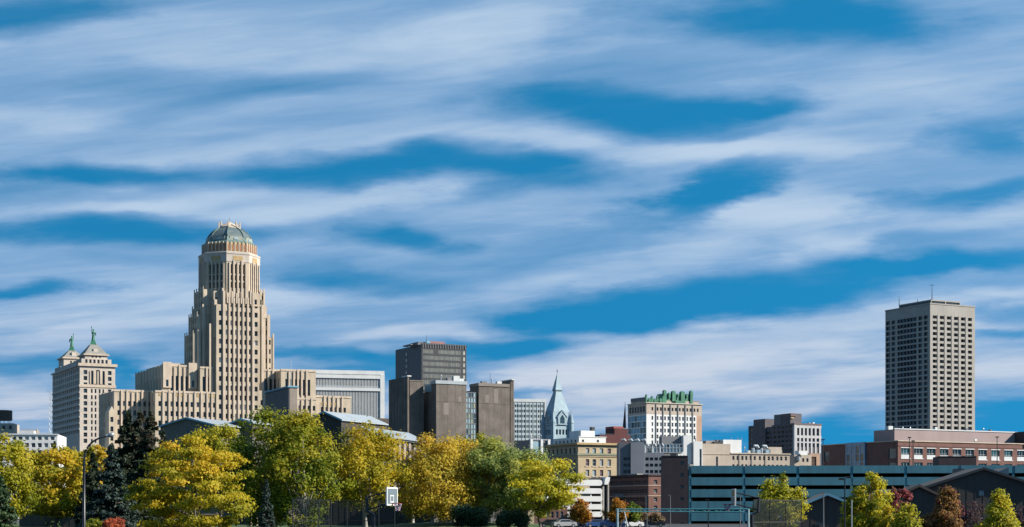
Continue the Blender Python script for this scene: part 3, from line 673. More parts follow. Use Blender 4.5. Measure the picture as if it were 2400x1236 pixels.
def brown_complex():
    b = Bld('concrete_building', 'brown ribbed concrete complex of windowless towers joined by a glass strip', 'building', 1022, 480, 27)
    z = b.z; u = b.u
    def pan(u0, u1, v0, z0, z1, m=CONC, side=1):
        n = max(1, round((u1-u0)/1.25)); w = (u1-u0)/n
        for i in range(n): b.box('ribbed_panel', m, u0+i*w+.012, u0+(i+1)*w-.012, v0-.06, v0-.002, z0, z1)
    # b: centre tower
    zb = z(899.5); zm = z(941)
    b.block(CONC, 0, u(1093), 0, 3.4, 0, zb, topm=ROOFM); pan(0, u(1093), 0, 0, zm-.12); pan(0, u(1093), 0, zm+.02, zb-.1)
    b.box('pale_panel', CONCL, u(1039), u(1051), -.09, -.062, z(972), z(944)); b.box('pale_panel', CONCL, u(1073), u(1081), -.09, -.062, z(941), z(928))
    b.box('coping', ROOFM, -.25, u(1093)+.2, -.3, 3.6, zb, zb+1.0)
    b.block(CONC, .2, u(1093)-.2, 3.4, b.v(991, .2), 0, z(916))
    b.box('stair_glazing', FASCIA, .1, 1.2, 3.5, 8.5, z(916), z(899))
    # a: left tower
    ua, va = u(955, 4), 4.0
    b.block(CONC, ua, u(959, 4), va, b.v(911.5, ua), 0, z(883, ua, va)); b.box('coping', WHITEM, ua-.1, u(959,4)+.6, va-.2, va+4, z(883,ua,va), z(880,ua,va))
    L_ = b.v(911.5, ua)
    for k in range(12): y = va+(L_-va)*(k+.5)/12; b.box('rib', CONC, ua-.15, ua-.002, y-.35, y+.35, 0, z(884, ua, va))
    u2 = u(960.5, 5.2); b.block(CONC, u2, u(993, 5.2), 5.2, 16, 0, z(893, u2, 5.2)); pan(u2, u(993, 5.2), 5.2, 0, z(893.5, u2, 5.2)); b.box('coping', CONCL, u2-.1, u(993,5.2), 5.0, 5.4, z(893,u2,5), z(891,u2,5))
    # c: glass strip
    uc0, uc1 = u(1093)+.02, u(1116, .4)
    b.block(GREYC, uc0, uc1, .4, 12, 0, z(916), Rf=dict(cols=even(4, 0, uc1-uc0, (uc1-uc0)/4-.12), rows=[(z(p+5.6), z(p-5.6)) for p in np.arange(923, 1040, 12.4)], depth=.12, glass=[G_SKY, G_SKY, G_MID, mat('green_glass', (.20,.28,.24), .2), mat('cream_glass', (.36,.38,.26), .4)], frame=STEELG, bars=0))
    # d: right tower
    ud = u(1122); zd = z(905, ud)
    b.block(CONC, ud, u(1193), 0, 6, 0, zd, topm=ROOFM); pan(ud, u(1193), 0, 0, z(946, ud)-.12); pan(ud, u(1193), 0, z(946, ud)+.02, zd-.1)
    b.box('pale_panel', CONCL, u(1157), u(1167), -.09, -.062, z(944,ud), z(911,ud)); b.box('pale_panel', CONCL, u(1137), u(1146), -.09, -.062, z(944,ud), z(925,ud))
    b.box('coping', CONCL, ud-.2, u(1193)+.1, -.3, 6, zd, zd+.9)
    b.block(CONC, ud, ud+1, 6, 9.5, 0, zd-1)
    # e: fins
    for k, (p, q) in enumerate(((1193.6, 1197), (1200, 1203), (1205, 1208.8))):
        b.box('fin', CONC, u(p), u(q), .6+.3*k, 8, 0, z((905, 893, 891)[k], u(p)))
    b.box('fin_recess', BLACKC, u(1194), u(1208), 3, 7.6, 0, z(897, u(1200)))
    b.box('coping', WHITEM, u(1201), u(1209), .5, 8, z(891, u(1200)), z(888.5, u(1200)))
    clutter(b, 1, u(1090), 1, 2, zb+1, 4, 6); clutter(b, ud+1, u(1185), 1, 4, zd+.9, 4, 7)
    b.box('roof_box', GREYC, u(1155, 12), u(1190, 12), 12, 16, zd-2, z(896, u(1160)))
    b.box('roof_box', BLACKC, u(1183, 10), u(1200, 10), 9, 12, zd-2, z(891, u(1160)))
    mb = MB(); mb.tube([(u(1187), 11, zd), (u(1187), 11, z(868, u(1187)))], .06, STEELG, 4); b.part('antenna', mb)
    b.finish(4)
brown_complex()

def pale_office():
    b = Bld('office_building', 'white-framed office block with pale blue window bands beside the spire', 'building', 1205, 1000, 12)
    z = b.z; W = b.u(1278.5); z1 = z(942)
    rows = [(z(p+3.3), z(p-3.3)) for p in [951.5+12*k for k in range(8)]]
    b.block(mat('pale_aqua_panel', (.60,.69,.70), .7, .05), 0, W, 0, 14, 0, z1, Rf=dict(cols=even(17, .3, W-.5, .82), rows=rows, depth=.35, glass=[G_DARK, G_MID], frame=FRAMEW, bars=0), topm=ROOFM)
    b.box('parapet', WHITE, -.2, W+.3, -.3, 14, z1, z(935)); b.box('corner_pier', WHITE, W-.6, W+.32, -.35, 1, 0, z1)
    for i in range(9): x = .3+(W-.8)*i/8; b.box('fin', WHITEM, x-.10, x+.10, -.2, -.01, z(1045), z1)
    b.finish(4)
    b = Bld('office_annex', 'low grey annex with pale concrete columns under the spire', 'building', 1243, 640, 27)
    z = b.z; W = b.u(1290); b.block(GREYC, 0, W, 0, b.v(1203), 0, z(1031), topm=GREYD)
    clutter(b, 1, W-1, 2, 6, z(1031), 4, 4)
    for p in (1244, 1268, 1285): b.box('column', WHITEM, b.u(p)-.5, b.u(p)+.5, -.8, 0, 0, z(1030))
    b.box('glazed_bay', G_SKY, b.u(1247), b.u(1266), -.2, -.01, 0, z(1035)); b.box('glazed_bay', G_DARK, b.u(1271), b.u(1283), -.2, -.01, 0, z(1038)); b.box('coping', GREYL, -.2, W, -.3, .2, z(1032), z(1029))
    b.finish()
pale_office()

def spire():
    D = 800
    b = Bld('church_tower', 'pale blue copper spire with gabled dormers and corner turrets', 'church tower', 1306, D, 27)
    z = b.z; k = D/FP
    def sq(r, zz, cx=0, cy=0): return [(cx-r,cy-r,zz),(cx+r,cy-r,zz),(cx+r,cy+r,zz),(cx-r,cy+r,zz)]
    def oc(r, zz, cx=0, cy=0): return [(cx+r*math.cos(R(22.5+45*i)), cy+r*math.sin(R(22.5+45*i)), zz) for i in range(8)]
    h = 4.5
    b.block(COPPERB, -h, h, -h, h, 0, z(998), Rf=dict(cols=even(4, 1, 8, 1.1), rows=[(z(1020), z(1008))], depth=.5, glass=[G_DARK, G_MID], bars=1), Lf=dict(cols=even(4, 1, 8, 1.1), rows=[(z(1020), z(1008))], depth=.5, glass=[G_BLACK]))
    b.box('cornice', COPPERB, -h-.4, h+.4, -h-.4, h+.4, z(998), z(996))
    mb = MB(); mb.rings([sq(4.7, z(996)), sq(4.3, z(966)), sq(2.7, z(940)), sq(1.35, z(918))], COPPERB); b.part('spire_roof', mb)
    mb = MB(); mb.rings([sq(1.4, z(919)), sq(1.6, z(917)), sq(1.95, z(914.5)), sq(1.7, z(912)), sq(.85, z(893)), sq(.12, z(877))], COPPERB); b.part('spirelet', mb)
    mb = MB(); mb.tube([(0,0,z(878)), (0,0,z(863))], [.14,.05], STEELG, 5); mb.rings([oc(.05, z(872)), oc(.45, z(870)), oc(.05, z(868))], STEELG); b.part('finial', mb)
    # dormers on both visible sides
    for ang, nm in ((0, 'dormer'), (-math.pi/2, 'dormer')):
        T = Matrix.Rotation(ang, 4, 'Z'); mb = MB()
        wv_ = 2.3; y0 = -5.2; zb_, ze, zp = z(997), z(979), z(966)
        mb.prism([(-wv_, zb_), (wv_, zb_), (wv_, ze), (0, zp), (-wv_, ze)], 'y', y0, -1.0, COPPERB)
        mb.prism([(-wv_-.4, ze-.3), (0, zp+.1), (wv_+.4, ze-.3), (wv_+.4, ze+.1), (0, zp+.7), (-wv_-.4, ze+.1)], 'y', y0-.3, -1.0, COPPERB)
        mb.prism([(-1.2, zb_+.6), (1.2, zb_+.6), (1.2, ze-.6), (0, ze+1.1), (-1.2, ze-.6)], 'y', y0-.05, y0+.1, G_MID)
        mb.v = [tuple(T @ Vector(p)) for p in mb.v]; b.part(nm, mb)
    for cx, cy in ((-1,-1),(1,-1),(1,1),(-1,1)):
        cx, cy = cx*5.0, cy*5.0; mb = MB()
        mb.rings([oc(1.15, 0, cx, cy), oc(1.15, z(994), cx, cy), oc(1.35, z(993), cx, cy), oc(1.3, z(990), cx, cy), oc(.12, z(968), cx, cy)], COPPERB); b.part('turret', mb)
        mb = MB(); mb.tube([(cx,cy,z(969)),(cx,cy,z(963))], .1, STEELG, 5); b.part('turret_finial', mb)
    b.finish()
spire()

def tan_classic():
    b = Bld('office_building', 'tan classical block with green-edged cornices and a white penthouse on top', 'building', 1355, 560)
    z = b.z; W = b.u(1449); L = b.v(1279)
    cp = [1377, 1393, 1410, 1428]
    rows = [(z(1062.5), z(1050)), (z(1092), z(1076)), (z(1116), z(1101)), (z(1140), z(1125))]
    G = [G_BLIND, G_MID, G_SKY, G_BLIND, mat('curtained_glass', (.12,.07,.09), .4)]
    b.block(TANB, 0, W, 0, L, 0, z(1040), Rf=dict(cols=cc([b.u(p) for p in cp], 1.35), rows=rows, depth=.35, glass=G, frame=FRAMEW), Lf=dict(cols=even(7, 1, L-1, 1.2), rows=rows, depth=.4, glass=[G_BLACK, G_DARK]))
    for zz, m, pr in ((1040, OCHRE, .9), (1064.5, mat('green_stone', (.30,.31,.22), .9), .5), (1068, TANB, .25)): b.box('cornice', m, -pr, W+pr*.5, -pr, 0, z(zz)-.35, z(zz)+.35); b.box('cornice', m, -pr, 0, .001, L, z(zz)-.35, z(zz)+.35)
    for p in range(int(W//1.2)): b.box('bracket', STONE2, p*1.2+.3, p*1.2+.6, -.5, 0, z(1044), z(1042))
    for p in cp: x = b.u(p); b.box('sill', STONE2, x-.95, x+.95, -.2, 0, rows[1][0]-.3, rows[1][0]); b.box('sill', STONE2, x-.95, x+.95, -.2, 0, rows[2][0]-.3, rows[2][0])
    zt = z(1040)+.36
    b.block(WHITE, .8, b.u(1420, .8), .8, L-4, zt, z(1024), name='penthouse_wall', Rf=dict(cols=cc([b.u(1369)-.8, b.u(1404)-.8], .9), rows=[(z(1036), z(1030))], depth=.2, glass=[G_MID]), Lf=dict(cols=even(6, 1, L-6, 1.1), rows=[(z(1036), z(1030))], depth=.2, glass=[G_DARK]))
    b.block(WHITE, b.u(1352, 4)+1, b.u(1394, 3), 3, L-12, z(1024), z(1008), name='penthouse_wall')
    b.box('coping', WHITE, .6, b.u(1420, .8)+.2, .6, 1.1, z(1024), z(1022.5))
    b.box('chimney', GREYD, b.u(1387, 10), b.u(1394, 10), 10, 11.5, z(1024), z(997)); b.box('chimney_cap', STEELG, b.u(1386,10), b.u(1395,10), 9.9, 11.6, z(997), z(996))
    b.finish(5)
    b = Bld('brick_building', 'maroon brick building with a red rooftop box left of the green-crowned tower', 'building', 1405, 760)
    z = b.z; b.block(MAROON, 0, b.u(1478), 0, 12, 0, z(1019), topm=GREYD)
    b.block(MAROON, b.u(1443), b.u(1474), 1, 9, z(1019), z(1003), name='penthouse_wall'); b.block(REDP, b.u(1438, 2), b.u(1461, 2), 2, b.v(1419, b.u(1438, 2)), z(1019), z(998), name='penthouse_wall'); b.box('rail', BLACKC, -.1, b.u(1440), -.1, 0, z(1018), z(1016.5))
    b.finish()
tan_classic()

def hotel():
    b = Bld('hotel_tower', 'beige and white brick tower crowned by green copper parapets', 'building', 1515, 800)
    z = b.z; W = b.u(1645); L = b.v(1471.5); zs = z(971); z1 = z(930)
    # column pairs
    cp = [1529]+[p+d for p in (1545, 1562.5, 1580, 1597, 1614.5, 1631.5) for d in (-3.8, 3.8)]
    rt = [(z(962), z(954))]; rm = [(z(p+4.6), z(p-4.6)) for p in (979.5, 994, 1008.5, 1023, 1037)]
    cols = cc([b.u(p) for p in cp], 1.0)
    lc = even(6, 1, L-1, 2.0)
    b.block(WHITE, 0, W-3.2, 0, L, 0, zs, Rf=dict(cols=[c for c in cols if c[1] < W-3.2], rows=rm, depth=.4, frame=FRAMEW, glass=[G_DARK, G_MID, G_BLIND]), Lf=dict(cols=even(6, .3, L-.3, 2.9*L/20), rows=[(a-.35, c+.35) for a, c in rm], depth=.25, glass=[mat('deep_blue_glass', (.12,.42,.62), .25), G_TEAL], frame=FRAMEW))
    b.block(PEACH, W-3.2, W, 0, L, 0, zs)
    b.block(BEIGE, 0, W, 0, L, zs, z(945), Rf=dict(cols=cols, rows=rt, depth=.4, glass=[G_DARK]), Lf=dict(cols=lc, rows=[(z(966), z(952))], depth=.3, glass=[G_BLACK]))
    for i in range(len(cp)//2): 
        p = (1537, 1553.7, 1571, 1588.5, 1605.8, 1623)[i]; b.box('pilaster', STEELG, b.u(p)-.22, b.u(p)+.22, -.35, 0, z(1045), z(947)) if i != 9 else None
    b.box('cornice', STONEP, -.5, W+.3, -.5, .2, z(945), z(943)); b.box('cornice', STONEP, -.5, 0, .201, L, z(945), z(943))
    b.block(BEIGE, 1.2, W-1, 1.2, L-1, z(945), z(937), name='attic_wall')
    b.block(GREYC, .8, b.u(1515, 2)+.5, 2, b.v(1478, .8), z(937), z(930), name='attic_wall', topm=GREYD)
    b.block(PEACH, b.u(1622), W+.1, 1.0, 9, z(937), z(936), name='attic_wall')
    # copper crowns
    x0, x1 = b.u(1514), b.u(1560)
    n = 7
    for i in range(n):
        a = x0+(x1-x0)*i/n; w = (x1-x0)/n; top = [927, 935, 930, 936, 928, 934, 929][i]
        b.box('copper_crest', COPPER, a+.1, a+w*(.55, .9, .7, .95, .5, .9, .6)[i], .3, 1.2, z(945), z(top))
        mb = MB(); mb.prism([(a+.1, z(top)), (a+w*.72, z(top)), (a+w*.41, z(top-3))], 'y', .4, 1.1, COPPER); b.part('copper_spike', mb)
    b.box('copper_rail', COPPER, x0, x1, .5, .9, z(938), z(935))
    x0, x1 = b.u(1561), b.u(1623)
    b.block(COPPER, x0+.5, x1-.5, 1.4, 9, z(937), z(920), name='copper_roof')
    n = 6
    for i in range(n+1):
        a = x0+(x1-x0)*i/n; top = [914, 920, 915, 922, 915, 921, 913][i]; hw = [.75, .5, 1.0, .45, 1.1, .5, .7][i]
        b.box('copper_turret', COPPER, a-hw, a+hw, .7, 2.2, z([944,930,938,926,944,928,946][i]), z(top))
        mb = MB(); mb.rings([[(a-hw,.7,z(top)),(a+hw,.7,z(top)),(a+hw,2.2,z(top)),(a-hw,2.2,z(top))], [(a-.05,1.4,z(top-2.5)),(a+.05,1.4,z(top-2.5)),(a+.05,1.5,z(top-2.5)),(a-.05,1.5,z(top-2.5))]], COPPER); b.part('copper_spike', mb)
        if i < n: b.box('copper_window', G_DARK, a+1.1, a+1.9, 1.2, 1.38, z(934), z(923))
    mb = MB(); mb.prism([(b.u(1583), z(937)), (b.u(1606), z(937)), (b.u(1606), z(946)), (b.u(1583), z(943))], 'y', -.2, .6, COPPER); b.part('copper_hood', mb)
    mb = MB(); mb.tube([(-2, L, z(1000)), (-1.6, L, z(950))], [.9, .2], SLATE, 6); mb.tube([(-1.6,L,z(950)),(-1.6,L,z(936))], [.2,.05], STEEL, 5); b.part('flue_stack', mb)
    b.finish(5)
hotel()

def grey_cluster():
    b = Bld('grey_building', 'grey rear block with square dark windows between the tan block and the stair tower', 'building', 1450, 530, -1)
    z = b.z; u = b.u
    sqr = [(z(p+3.6), z(p-3.6)) for p in (1076, 1090.5, 1105.5)]
    b.block(GREYC, 0, u(1478), 0, 14, 0, z(1038), Rf=dict(cols=cc([u(1465.3), u(1474.8)], 1.05), rows=sqr, depth=.4, glass=[G_BLACK], frame=FRAMED, bars=0), topm=GREYD)
    b.block(GREYL, u(1478)+.02, u(1509), -.6, 14, 0, z(1037))
    b.block(GREYL, u(1509)+.02, u(1556), .4, 14, 0, z(1061), Rf=dict(cols=cc([u(p, .4)-u(1509)-.02 for p in (1516.5, 1527, 1538, 1549)], 1.1), rows=sqr, depth=.4, glass=[G_BLACK], frame=FRAMED, bars=0))
    x0, x1 = u(1509), u(1602)
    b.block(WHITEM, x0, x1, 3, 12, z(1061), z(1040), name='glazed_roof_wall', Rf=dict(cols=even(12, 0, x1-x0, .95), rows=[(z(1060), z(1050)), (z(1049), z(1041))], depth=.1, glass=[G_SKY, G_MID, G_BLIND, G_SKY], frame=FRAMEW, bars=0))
    for i in range(4): a = u(1458)+i*2.2; mb = MB(); mb.tube([(a, 2, z(1038)), (a, 2, z(1032)), (a+.8, 2, z(1030)), (a+1.2, 2, z(1034))], .45, ROOFM, 8); b.part('roof_duct', mb)
    for i in range(3): a = u(1512)+i*2.4; mb = MB(); mb.tube([(a, 2, z(1061)), (a, 2, z(1045)), (a+.8, 2, z(1040)), (a+1.2, 2, z(1046))], .4, ROOFM, 8); b.part('roof_duct', mb)
    b.finish(4)
    b = Bld('white_building', 'plain white and grey windowless block in front of the green-crowned tower', 'building', 1556, 546, 16)
    z = b.z; u = b.u
    b.block(GREYC, 0, u(1602), 2, 4.5, 0, z(1022)); b.block(WHITE, u(1588), u(1620, 0), 0, 10, 0, z(1024)+.3) if 0 else None
    b.block(WHITE, u(1602), u(1621), 0, 8, 0, z(1020.5)); b.block(WHITE, u(1589), u(1602)-.02, 0, 1.9, 0, z(1058)); b.block(CONCW, u(1614), u(1621)+.1, -1.2, -.02, 0, z(1088))
    b.block(WHITE, u(1623), u(1644), -1, 8, 0, z(1034), Rf=dict(cols=[(u(1637)-u(1623), u(1642)-u(1623))], rows=[(z(1096), z(1052))], depth=.3, glass=[G_MID], frame=FRAMEW))
    b.box('roof_vent', WHITEM, u(1572), u(1576), -.5, 0, z(1062), z(1040))
    b.finish(4)
grey_cluster()

def beige_row():
    b = Bld('beige_building', 'long low beige brick block with paired windows behind the teal garage', 'building', 1644, 560, 20)
    z = b.z; u = b.u
    b.block(BEIGE, 0, u(1712), 0, 14, 0, z(1040), Rf=dict(cols=[(u(1678), u(1683))], rows=[(z(1098), z(1070))], depth=.3, glass=[G_MID]), topm=ROOFM)
    b.box('cornice', STONE2, -.2, u(1712), -.2, 0, z(1065), z(1063.5)); b.box('roof_box', TANSID, u(1664), u(1686), 3, 6, z(1040), z(1032)); b.box('roof_box', PEACH, u(1646), u(1660), 4, 6, z(1040), z(1034))
    b.box('roof_box', GREYD, u(1680), u(1700), 2, 4, z(1040), z(1034))
    b.block(WHITE, u(1703), u(1746), 2.5, 12, 0, z(1029), name='stair_wall')
    cp = [1719, 1729, 1740, 1749, 1759.5, 1769, 1781, 1791, 1802, 1811, 1822, 1831, 1842]
    r2 = [(z(p+4.8, u(1780)), z(p-4.8, u(1780))) for p in (1074.5, 1094)]
    u0 = u(1712)+.02
    b.block(BEIGE, u0, u(1851), 0, 12, 0, z(1063, u(1780)), Rf=dict(cols=cc([u(p)-u0 for p in cp], .85), rows=r2, depth=.3, glass=[G_MID, G_MID, G_DARK], frame=FRAMEW), topm=ROOFM)
    b.box('cornice', STONE2, u0, u(1851)+.3, -.35, 0, z(1065, u(1780)), z(1062.5, u(1780)))
    clutter(b, u(1650), u(1700), 2, 8, z(1040), 4, 8); clutter(b, u(1750), u(1850), 2, 7, z(1063, u(1780)), 6, 9)
    for p in (1732, 1761, 1793): mb = MB(); mb.tube([(u(p), -.15, 0), (u(p), -.15, z(1060, u(1780)))], .09, STEELG, 6); b.part('downpipe', mb)
    for p in (1714, 1729, 1738): mb = MB(); mb.tube([(u(p,8), 8, z(1029)), (u(p,8), 8, z(1021))], .1, GALV, 6); b.part('vent_pipe', mb)
    b.block(BEIGE, u(1801, 3), u(1832, 3), 3, 8, z(1063, u(1780)), z(1047, u(1800)), name='penthouse_wall')
    for p in (1765, 1785):
        mb = MB(); x = u(p, 2); zz = z(1063, u(1780)); mb.tube([(x, 2, zz), (x, 2, zz+1.6), (x+.5, 2, zz+2.6), (x+1.6, 2, zz+2.6), (x+2.0, 2, zz+1.9)], .55, ROOFM, 8); b.part('roof_duct', mb)
        b.box('duct_unit', mat('blue_duct', (.30,.42,.50), .5), x+1.1, x+2.4, 1, 3, zz, zz+1.3)
    b.finish(4)
    b = Bld('beige_building', 'short beige block with two window pairs below the brutalist office', 'building', 1862, 600, 20)
    z = b.z; u = b.u
    b.block(BEIGE, 0, u(1902), 0, 10, 0, z(1066), Rf=dict(cols=cc([u(p) for p in (1882.5, 1892.5)], .9), rows=[(z(1083), z(1074)), (z(1100), z(1091))], depth=.3, glass=[G_MID], frame=FRAMEW), topm=ROOFM)
    b.box('roof_box', WHITE, u(1876), u(1896), 1, 4, z(1066), z(1056)); mb = MB(); mb.tube([(u(1870), -.3, z(1080)), (u(1870), -.3, z(1070)), (u(1874), -.3, z(1068))], .8, GALV, 8); b.part('duct', mb)
    b.block(PEACH, u(1902)+.02, u(1925), 1, 8, 0, z(1062), Rf=dict(cols=[(.2, 2.6)], rows=[(z(1100), z(1070))], depth=.3, glass=[mat('brown_glass', (.10,.05,.03), .4)]), topm=ROOFB)
    b.finish(4)
beige_row()

def brutalist():
    b = Bld('office_building', 'dark brutalist office with stepped towers and a white gridded right face', 'building', 1861, 900)
    PALEW = mat('muted_white_precast', (.58,.57,.58), .85, .08, .3, .2); CAPB = mat('brown_grey_cap', (.19,.14,.14), .9, .12, .3)
    BRUT = mat('brutalist_brick', (.15,.135,.15), .9, .12, .3, .2); BRUT2 = mat('brutalist_brick_b', (.12,.12,.14), .9, .12, .3, .2)
    z = b.z; u = b.u; W = u(1924.5)
    V = lambda p: b.v(p)
    rowsL = [(z(p+3), z(p-3)) for p in np.arange(1000, 1062, 11)]
    # white face
    b.block(BRUT, 0, W, 0, V(1809), 0, z(993), Rf=dict(cols=cc([u(p) for p in (1870, 1879, 1888, 1897, 1906, 1916)], 1.15), rows=[(z(1019.5), z(1004)), (z(1034), z(1027.5)), (z(1047.5), z(1039))], depth=.5, glass=[G_MID, G_DARK], frame=FRAMEW), Lf=dict(cols=even(5, 1, V(1809)-1, 2.6), rows=rowsL, depth=.3, glass=[G_BLACK, G_DARK]))
    for p in (1865.5, 1874.5, 1883.5, 1892.5, 1901.5, 1911, 1921): b.box('white_mullion', PALEW, u(p)-.55, u(p)+.55, -.35, 0, z(1062), z(996))
    for p0, p1 in ((1003, 996), (1026.5, 1020.5), (1038, 1035)): b.box('white_band', PALEW, 0, W, -.3, 0, z(p0), z(p1))
    b.box('cap', CAPB, -.2, W+.2, -.5, 6, z(996), z(992)); b.box('corner_pier', PALEW, -.1, 1.2, -.5, 1, 0, z(996))
    b.block(BRUT, .5, u(1858, 8)+3, 4, V(1827), z(993), z(968.5), name='tower_wall'); b.box('tower_cap', CAPB, .4, u(1860, 6), 3.4, 12, z(975), z(968)); b.box('tower_cap', OCHRE, .45, u(1861, 3.5), 3.3, 3.39, z(980), z(977))
    b.block(GREYC, 1.5, 8, V(1827), V(1809), z(993), z(968), name='tower_wall')
    b.block(BRUT2, 1, 9, V(1809), V(1793), 0, z(996), Lf=dict(cols=even(2, 0, V(1793)-V(1809), 3), rows=rowsL[1:], depth=.3, glass=[G_BLACK]))
    b.block(BRUT, 0, 9, V(1793), V(1766), 0, z(976), name='tower_wall')
    b.block(BRUT2, .6, 9, V(1766), V(1752), 0, z(998, 0, V(1766)), Lf=dict(cols=[(1.5, 4)], rows=rowsL, depth=.3, glass=[G_MID]))
    clutter(b, 3, W, 2, 6, z(993), 4)
    b.finish(4)
brutalist()

def seneca():
    b = Bld('office_tower', 'tall cream concrete skyscraper with deep square windows standing alone at the right', 'building', 2180, 1215)
    z = b.z; u = b.u; W = u(2285); L = b.v(2075); z1 = z(713)
    cp = [2191, 2207.5, 2224, 2240.7, 2257, 2273.5]
    cw = 3.9
    rows = [(z(p+2.9), z(p-4.6)) for p in [743.5+12.95*k for k in range(22)]]
    ce = [b.u(p) for p in cp]
    Vp = lambda p: L - b.v(p)
    lcols = [(Vp(2076.5), Vp(2086)), (Vp(2089.5), Vp(2098)), (Vp(2103), Vp(2148)), (Vp(2152), Vp(2161)), (Vp(2165), Vp(2174))]
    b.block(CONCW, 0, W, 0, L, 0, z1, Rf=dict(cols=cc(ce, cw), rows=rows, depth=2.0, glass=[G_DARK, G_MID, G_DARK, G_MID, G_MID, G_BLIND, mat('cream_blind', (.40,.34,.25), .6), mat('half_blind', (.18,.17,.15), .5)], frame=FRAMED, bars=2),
            Lf=dict(cols=lcols, rows=[(a-.2, c+.2) for a, c in rows], depth=1.0, glass=[G_MID, G_BLACK, G_DARK, G_DARK], frame=FRAMED, bars=3))
    for p in np.linspace(2110, 2141, 5): y = b.v(p); b.box('mullion', GREYC, -.05, 1.15, y-.15, y+.15, 0, z(738))
    for c in ce[:-1]: b.box('rib', CONCW, c+cw/2+.35, c+cw/2+1.0, -.35, 0, 0, z(737))
    b.box('coping', CONCW, -.3, W+.3, -.3, L+.3, z1, z1+.9)
    x0, x1 = b.u(2182, 2), b.u(2250, 2); y1 = b.v(2107, x0)
    b.block(CONCW, x0, x1, 2, y1, z1+.9, z(701), name='penthouse_wall', Rf=dict(cols=[(.6, (x1-x0)/2-.5), ((x1-x0)/2+.5, x1-x0-.3)], rows=[(z(711.5), z(704))], depth=.5, glass=[G_BLACK], bars=8, frame=STEELG), Lf=dict(cols=[(.5, y1-2.6)], rows=[(z(713), z(703.5))], depth=.5, glass=[G_BLACK], bars=0))
    for i, (p, t) in enumerate(((2181.5, 664), (2104, 680), (2147, 694))):
        vv = 1.5 if i == 0 else b.v(p, x0)-1; mb = MB(); mb.tube([(x0+.5, vv, z(702)), (x0+.5, vv, z(t))], [.3, .1], STEEL, 6)
        if i == 0: mb.tube([(x0-2.0, vv, z(669)), (x0+3, vv, z(667))], .12, STEEL, 5)
        b.part('antenna', mb)
    b.finish(4)
seneca()

def brick_school():
    b = Bld('brick_building', 'red brick building with white-panelled windows and a pink upper storey behind the garage', 'building', 2104.5, 520)
    z = b.z; u = b.u; W = u(2460); z1 = z(1034.5)
    rows = [(z(1074), z(1050)), (z(1107), z(1083.5))]
    cs = [u(2122.5+30.1*k*(1+.000*k)) for k in range(12)]
    L = b.v(1925)
    Lf = dict(cols=[(L-b.v(2082), L-b.v(2100)), (L-b.v(1931), L-b.v(1944))], rows=rows, depth=.3, glass=[G_TEAL])
    b.block(BRICK, 0, W, 0, L, 0, z1, Rf=dict(cols=cc(cs, 3.5), rows=rows, depth=.35, glass=[G_TEAL, G_DARK, G_TEAL, G_DARK], frame=FRAMEW, bars=3), Lf=Lf, topm=GREYD)
    for c in cs:
        b.box('white_panel', WHITEM, c-1.72, c+1.72, .05, .2, rows[0][0]+.02, rows[0][0]+1.15)
        b.box('lintel', WHITE, c-1.95, c+1.95, -.12, -.002, rows[0][1], rows[0][1]+.22); b.box('sill', WHITE, c-1.95, c+1.95, -.15, -.002, rows[0][0]-.2, rows[0][0])
    b.box('coping', STONE2, -.25, W, -.3, .2, z1, z1+.3); b.box('coping', STONE2, -.25, .2, .21, L, z1, z1+.3)
    b.box('string_course', BRICKD, 0, W, -.08, -.002, z(1046), z(1045))
    b.block(mat('blue_curtain_wall', (.12,.30,.45), .3, .15, .5), -.6, -.02, b.v(2030), b.v(1985), 0, z(1038, 0, b.v(2000)), name='curtain_wall', Lf=dict(cols=even(4, .2, b.v(1985)-b.v(2030)-.2, 1.6), rows=[(z(p+9), z(p-9)) for p in (1049, 1069, 1089)], depth=.08, glass=[G_MID, mat('blue_panel_glass', (.12,.28,.42), .2)], frame=TEALS, bars=0))
    # pink upper storey, set back
    pv = 5.5; p0 = u(2096.5, pv); zz = z(1006.5, p0, pv)
    b.block(PINK, p0, u(2391, pv), pv, b.v(2048, p0), z1, zz, name='upper_wall', topm=GREYD); b.box('coping', WHITEM, p0-.15, u(2391, pv)+.1, pv-.2, pv+.2, zz, zz+.35)
    clutter(b, 2, u(2096), 3, 20, z1, 0); clutter(b, u(2110, pv), u(2380, pv), pv+2, pv+12, zz, 9, 5)
    b.box('wall_sign', WHITE, u(2284, pv), u(2289, pv), pv-.12, pv-.01, z(1027), z(1022))
    b.block(BRICKD, u(2391, 3), u(2460, 3), -1.5, 14, z1, z(1011, u(2391)), name='upper_wall', topm=GREYD)
    b.finish(6)
brick_school()
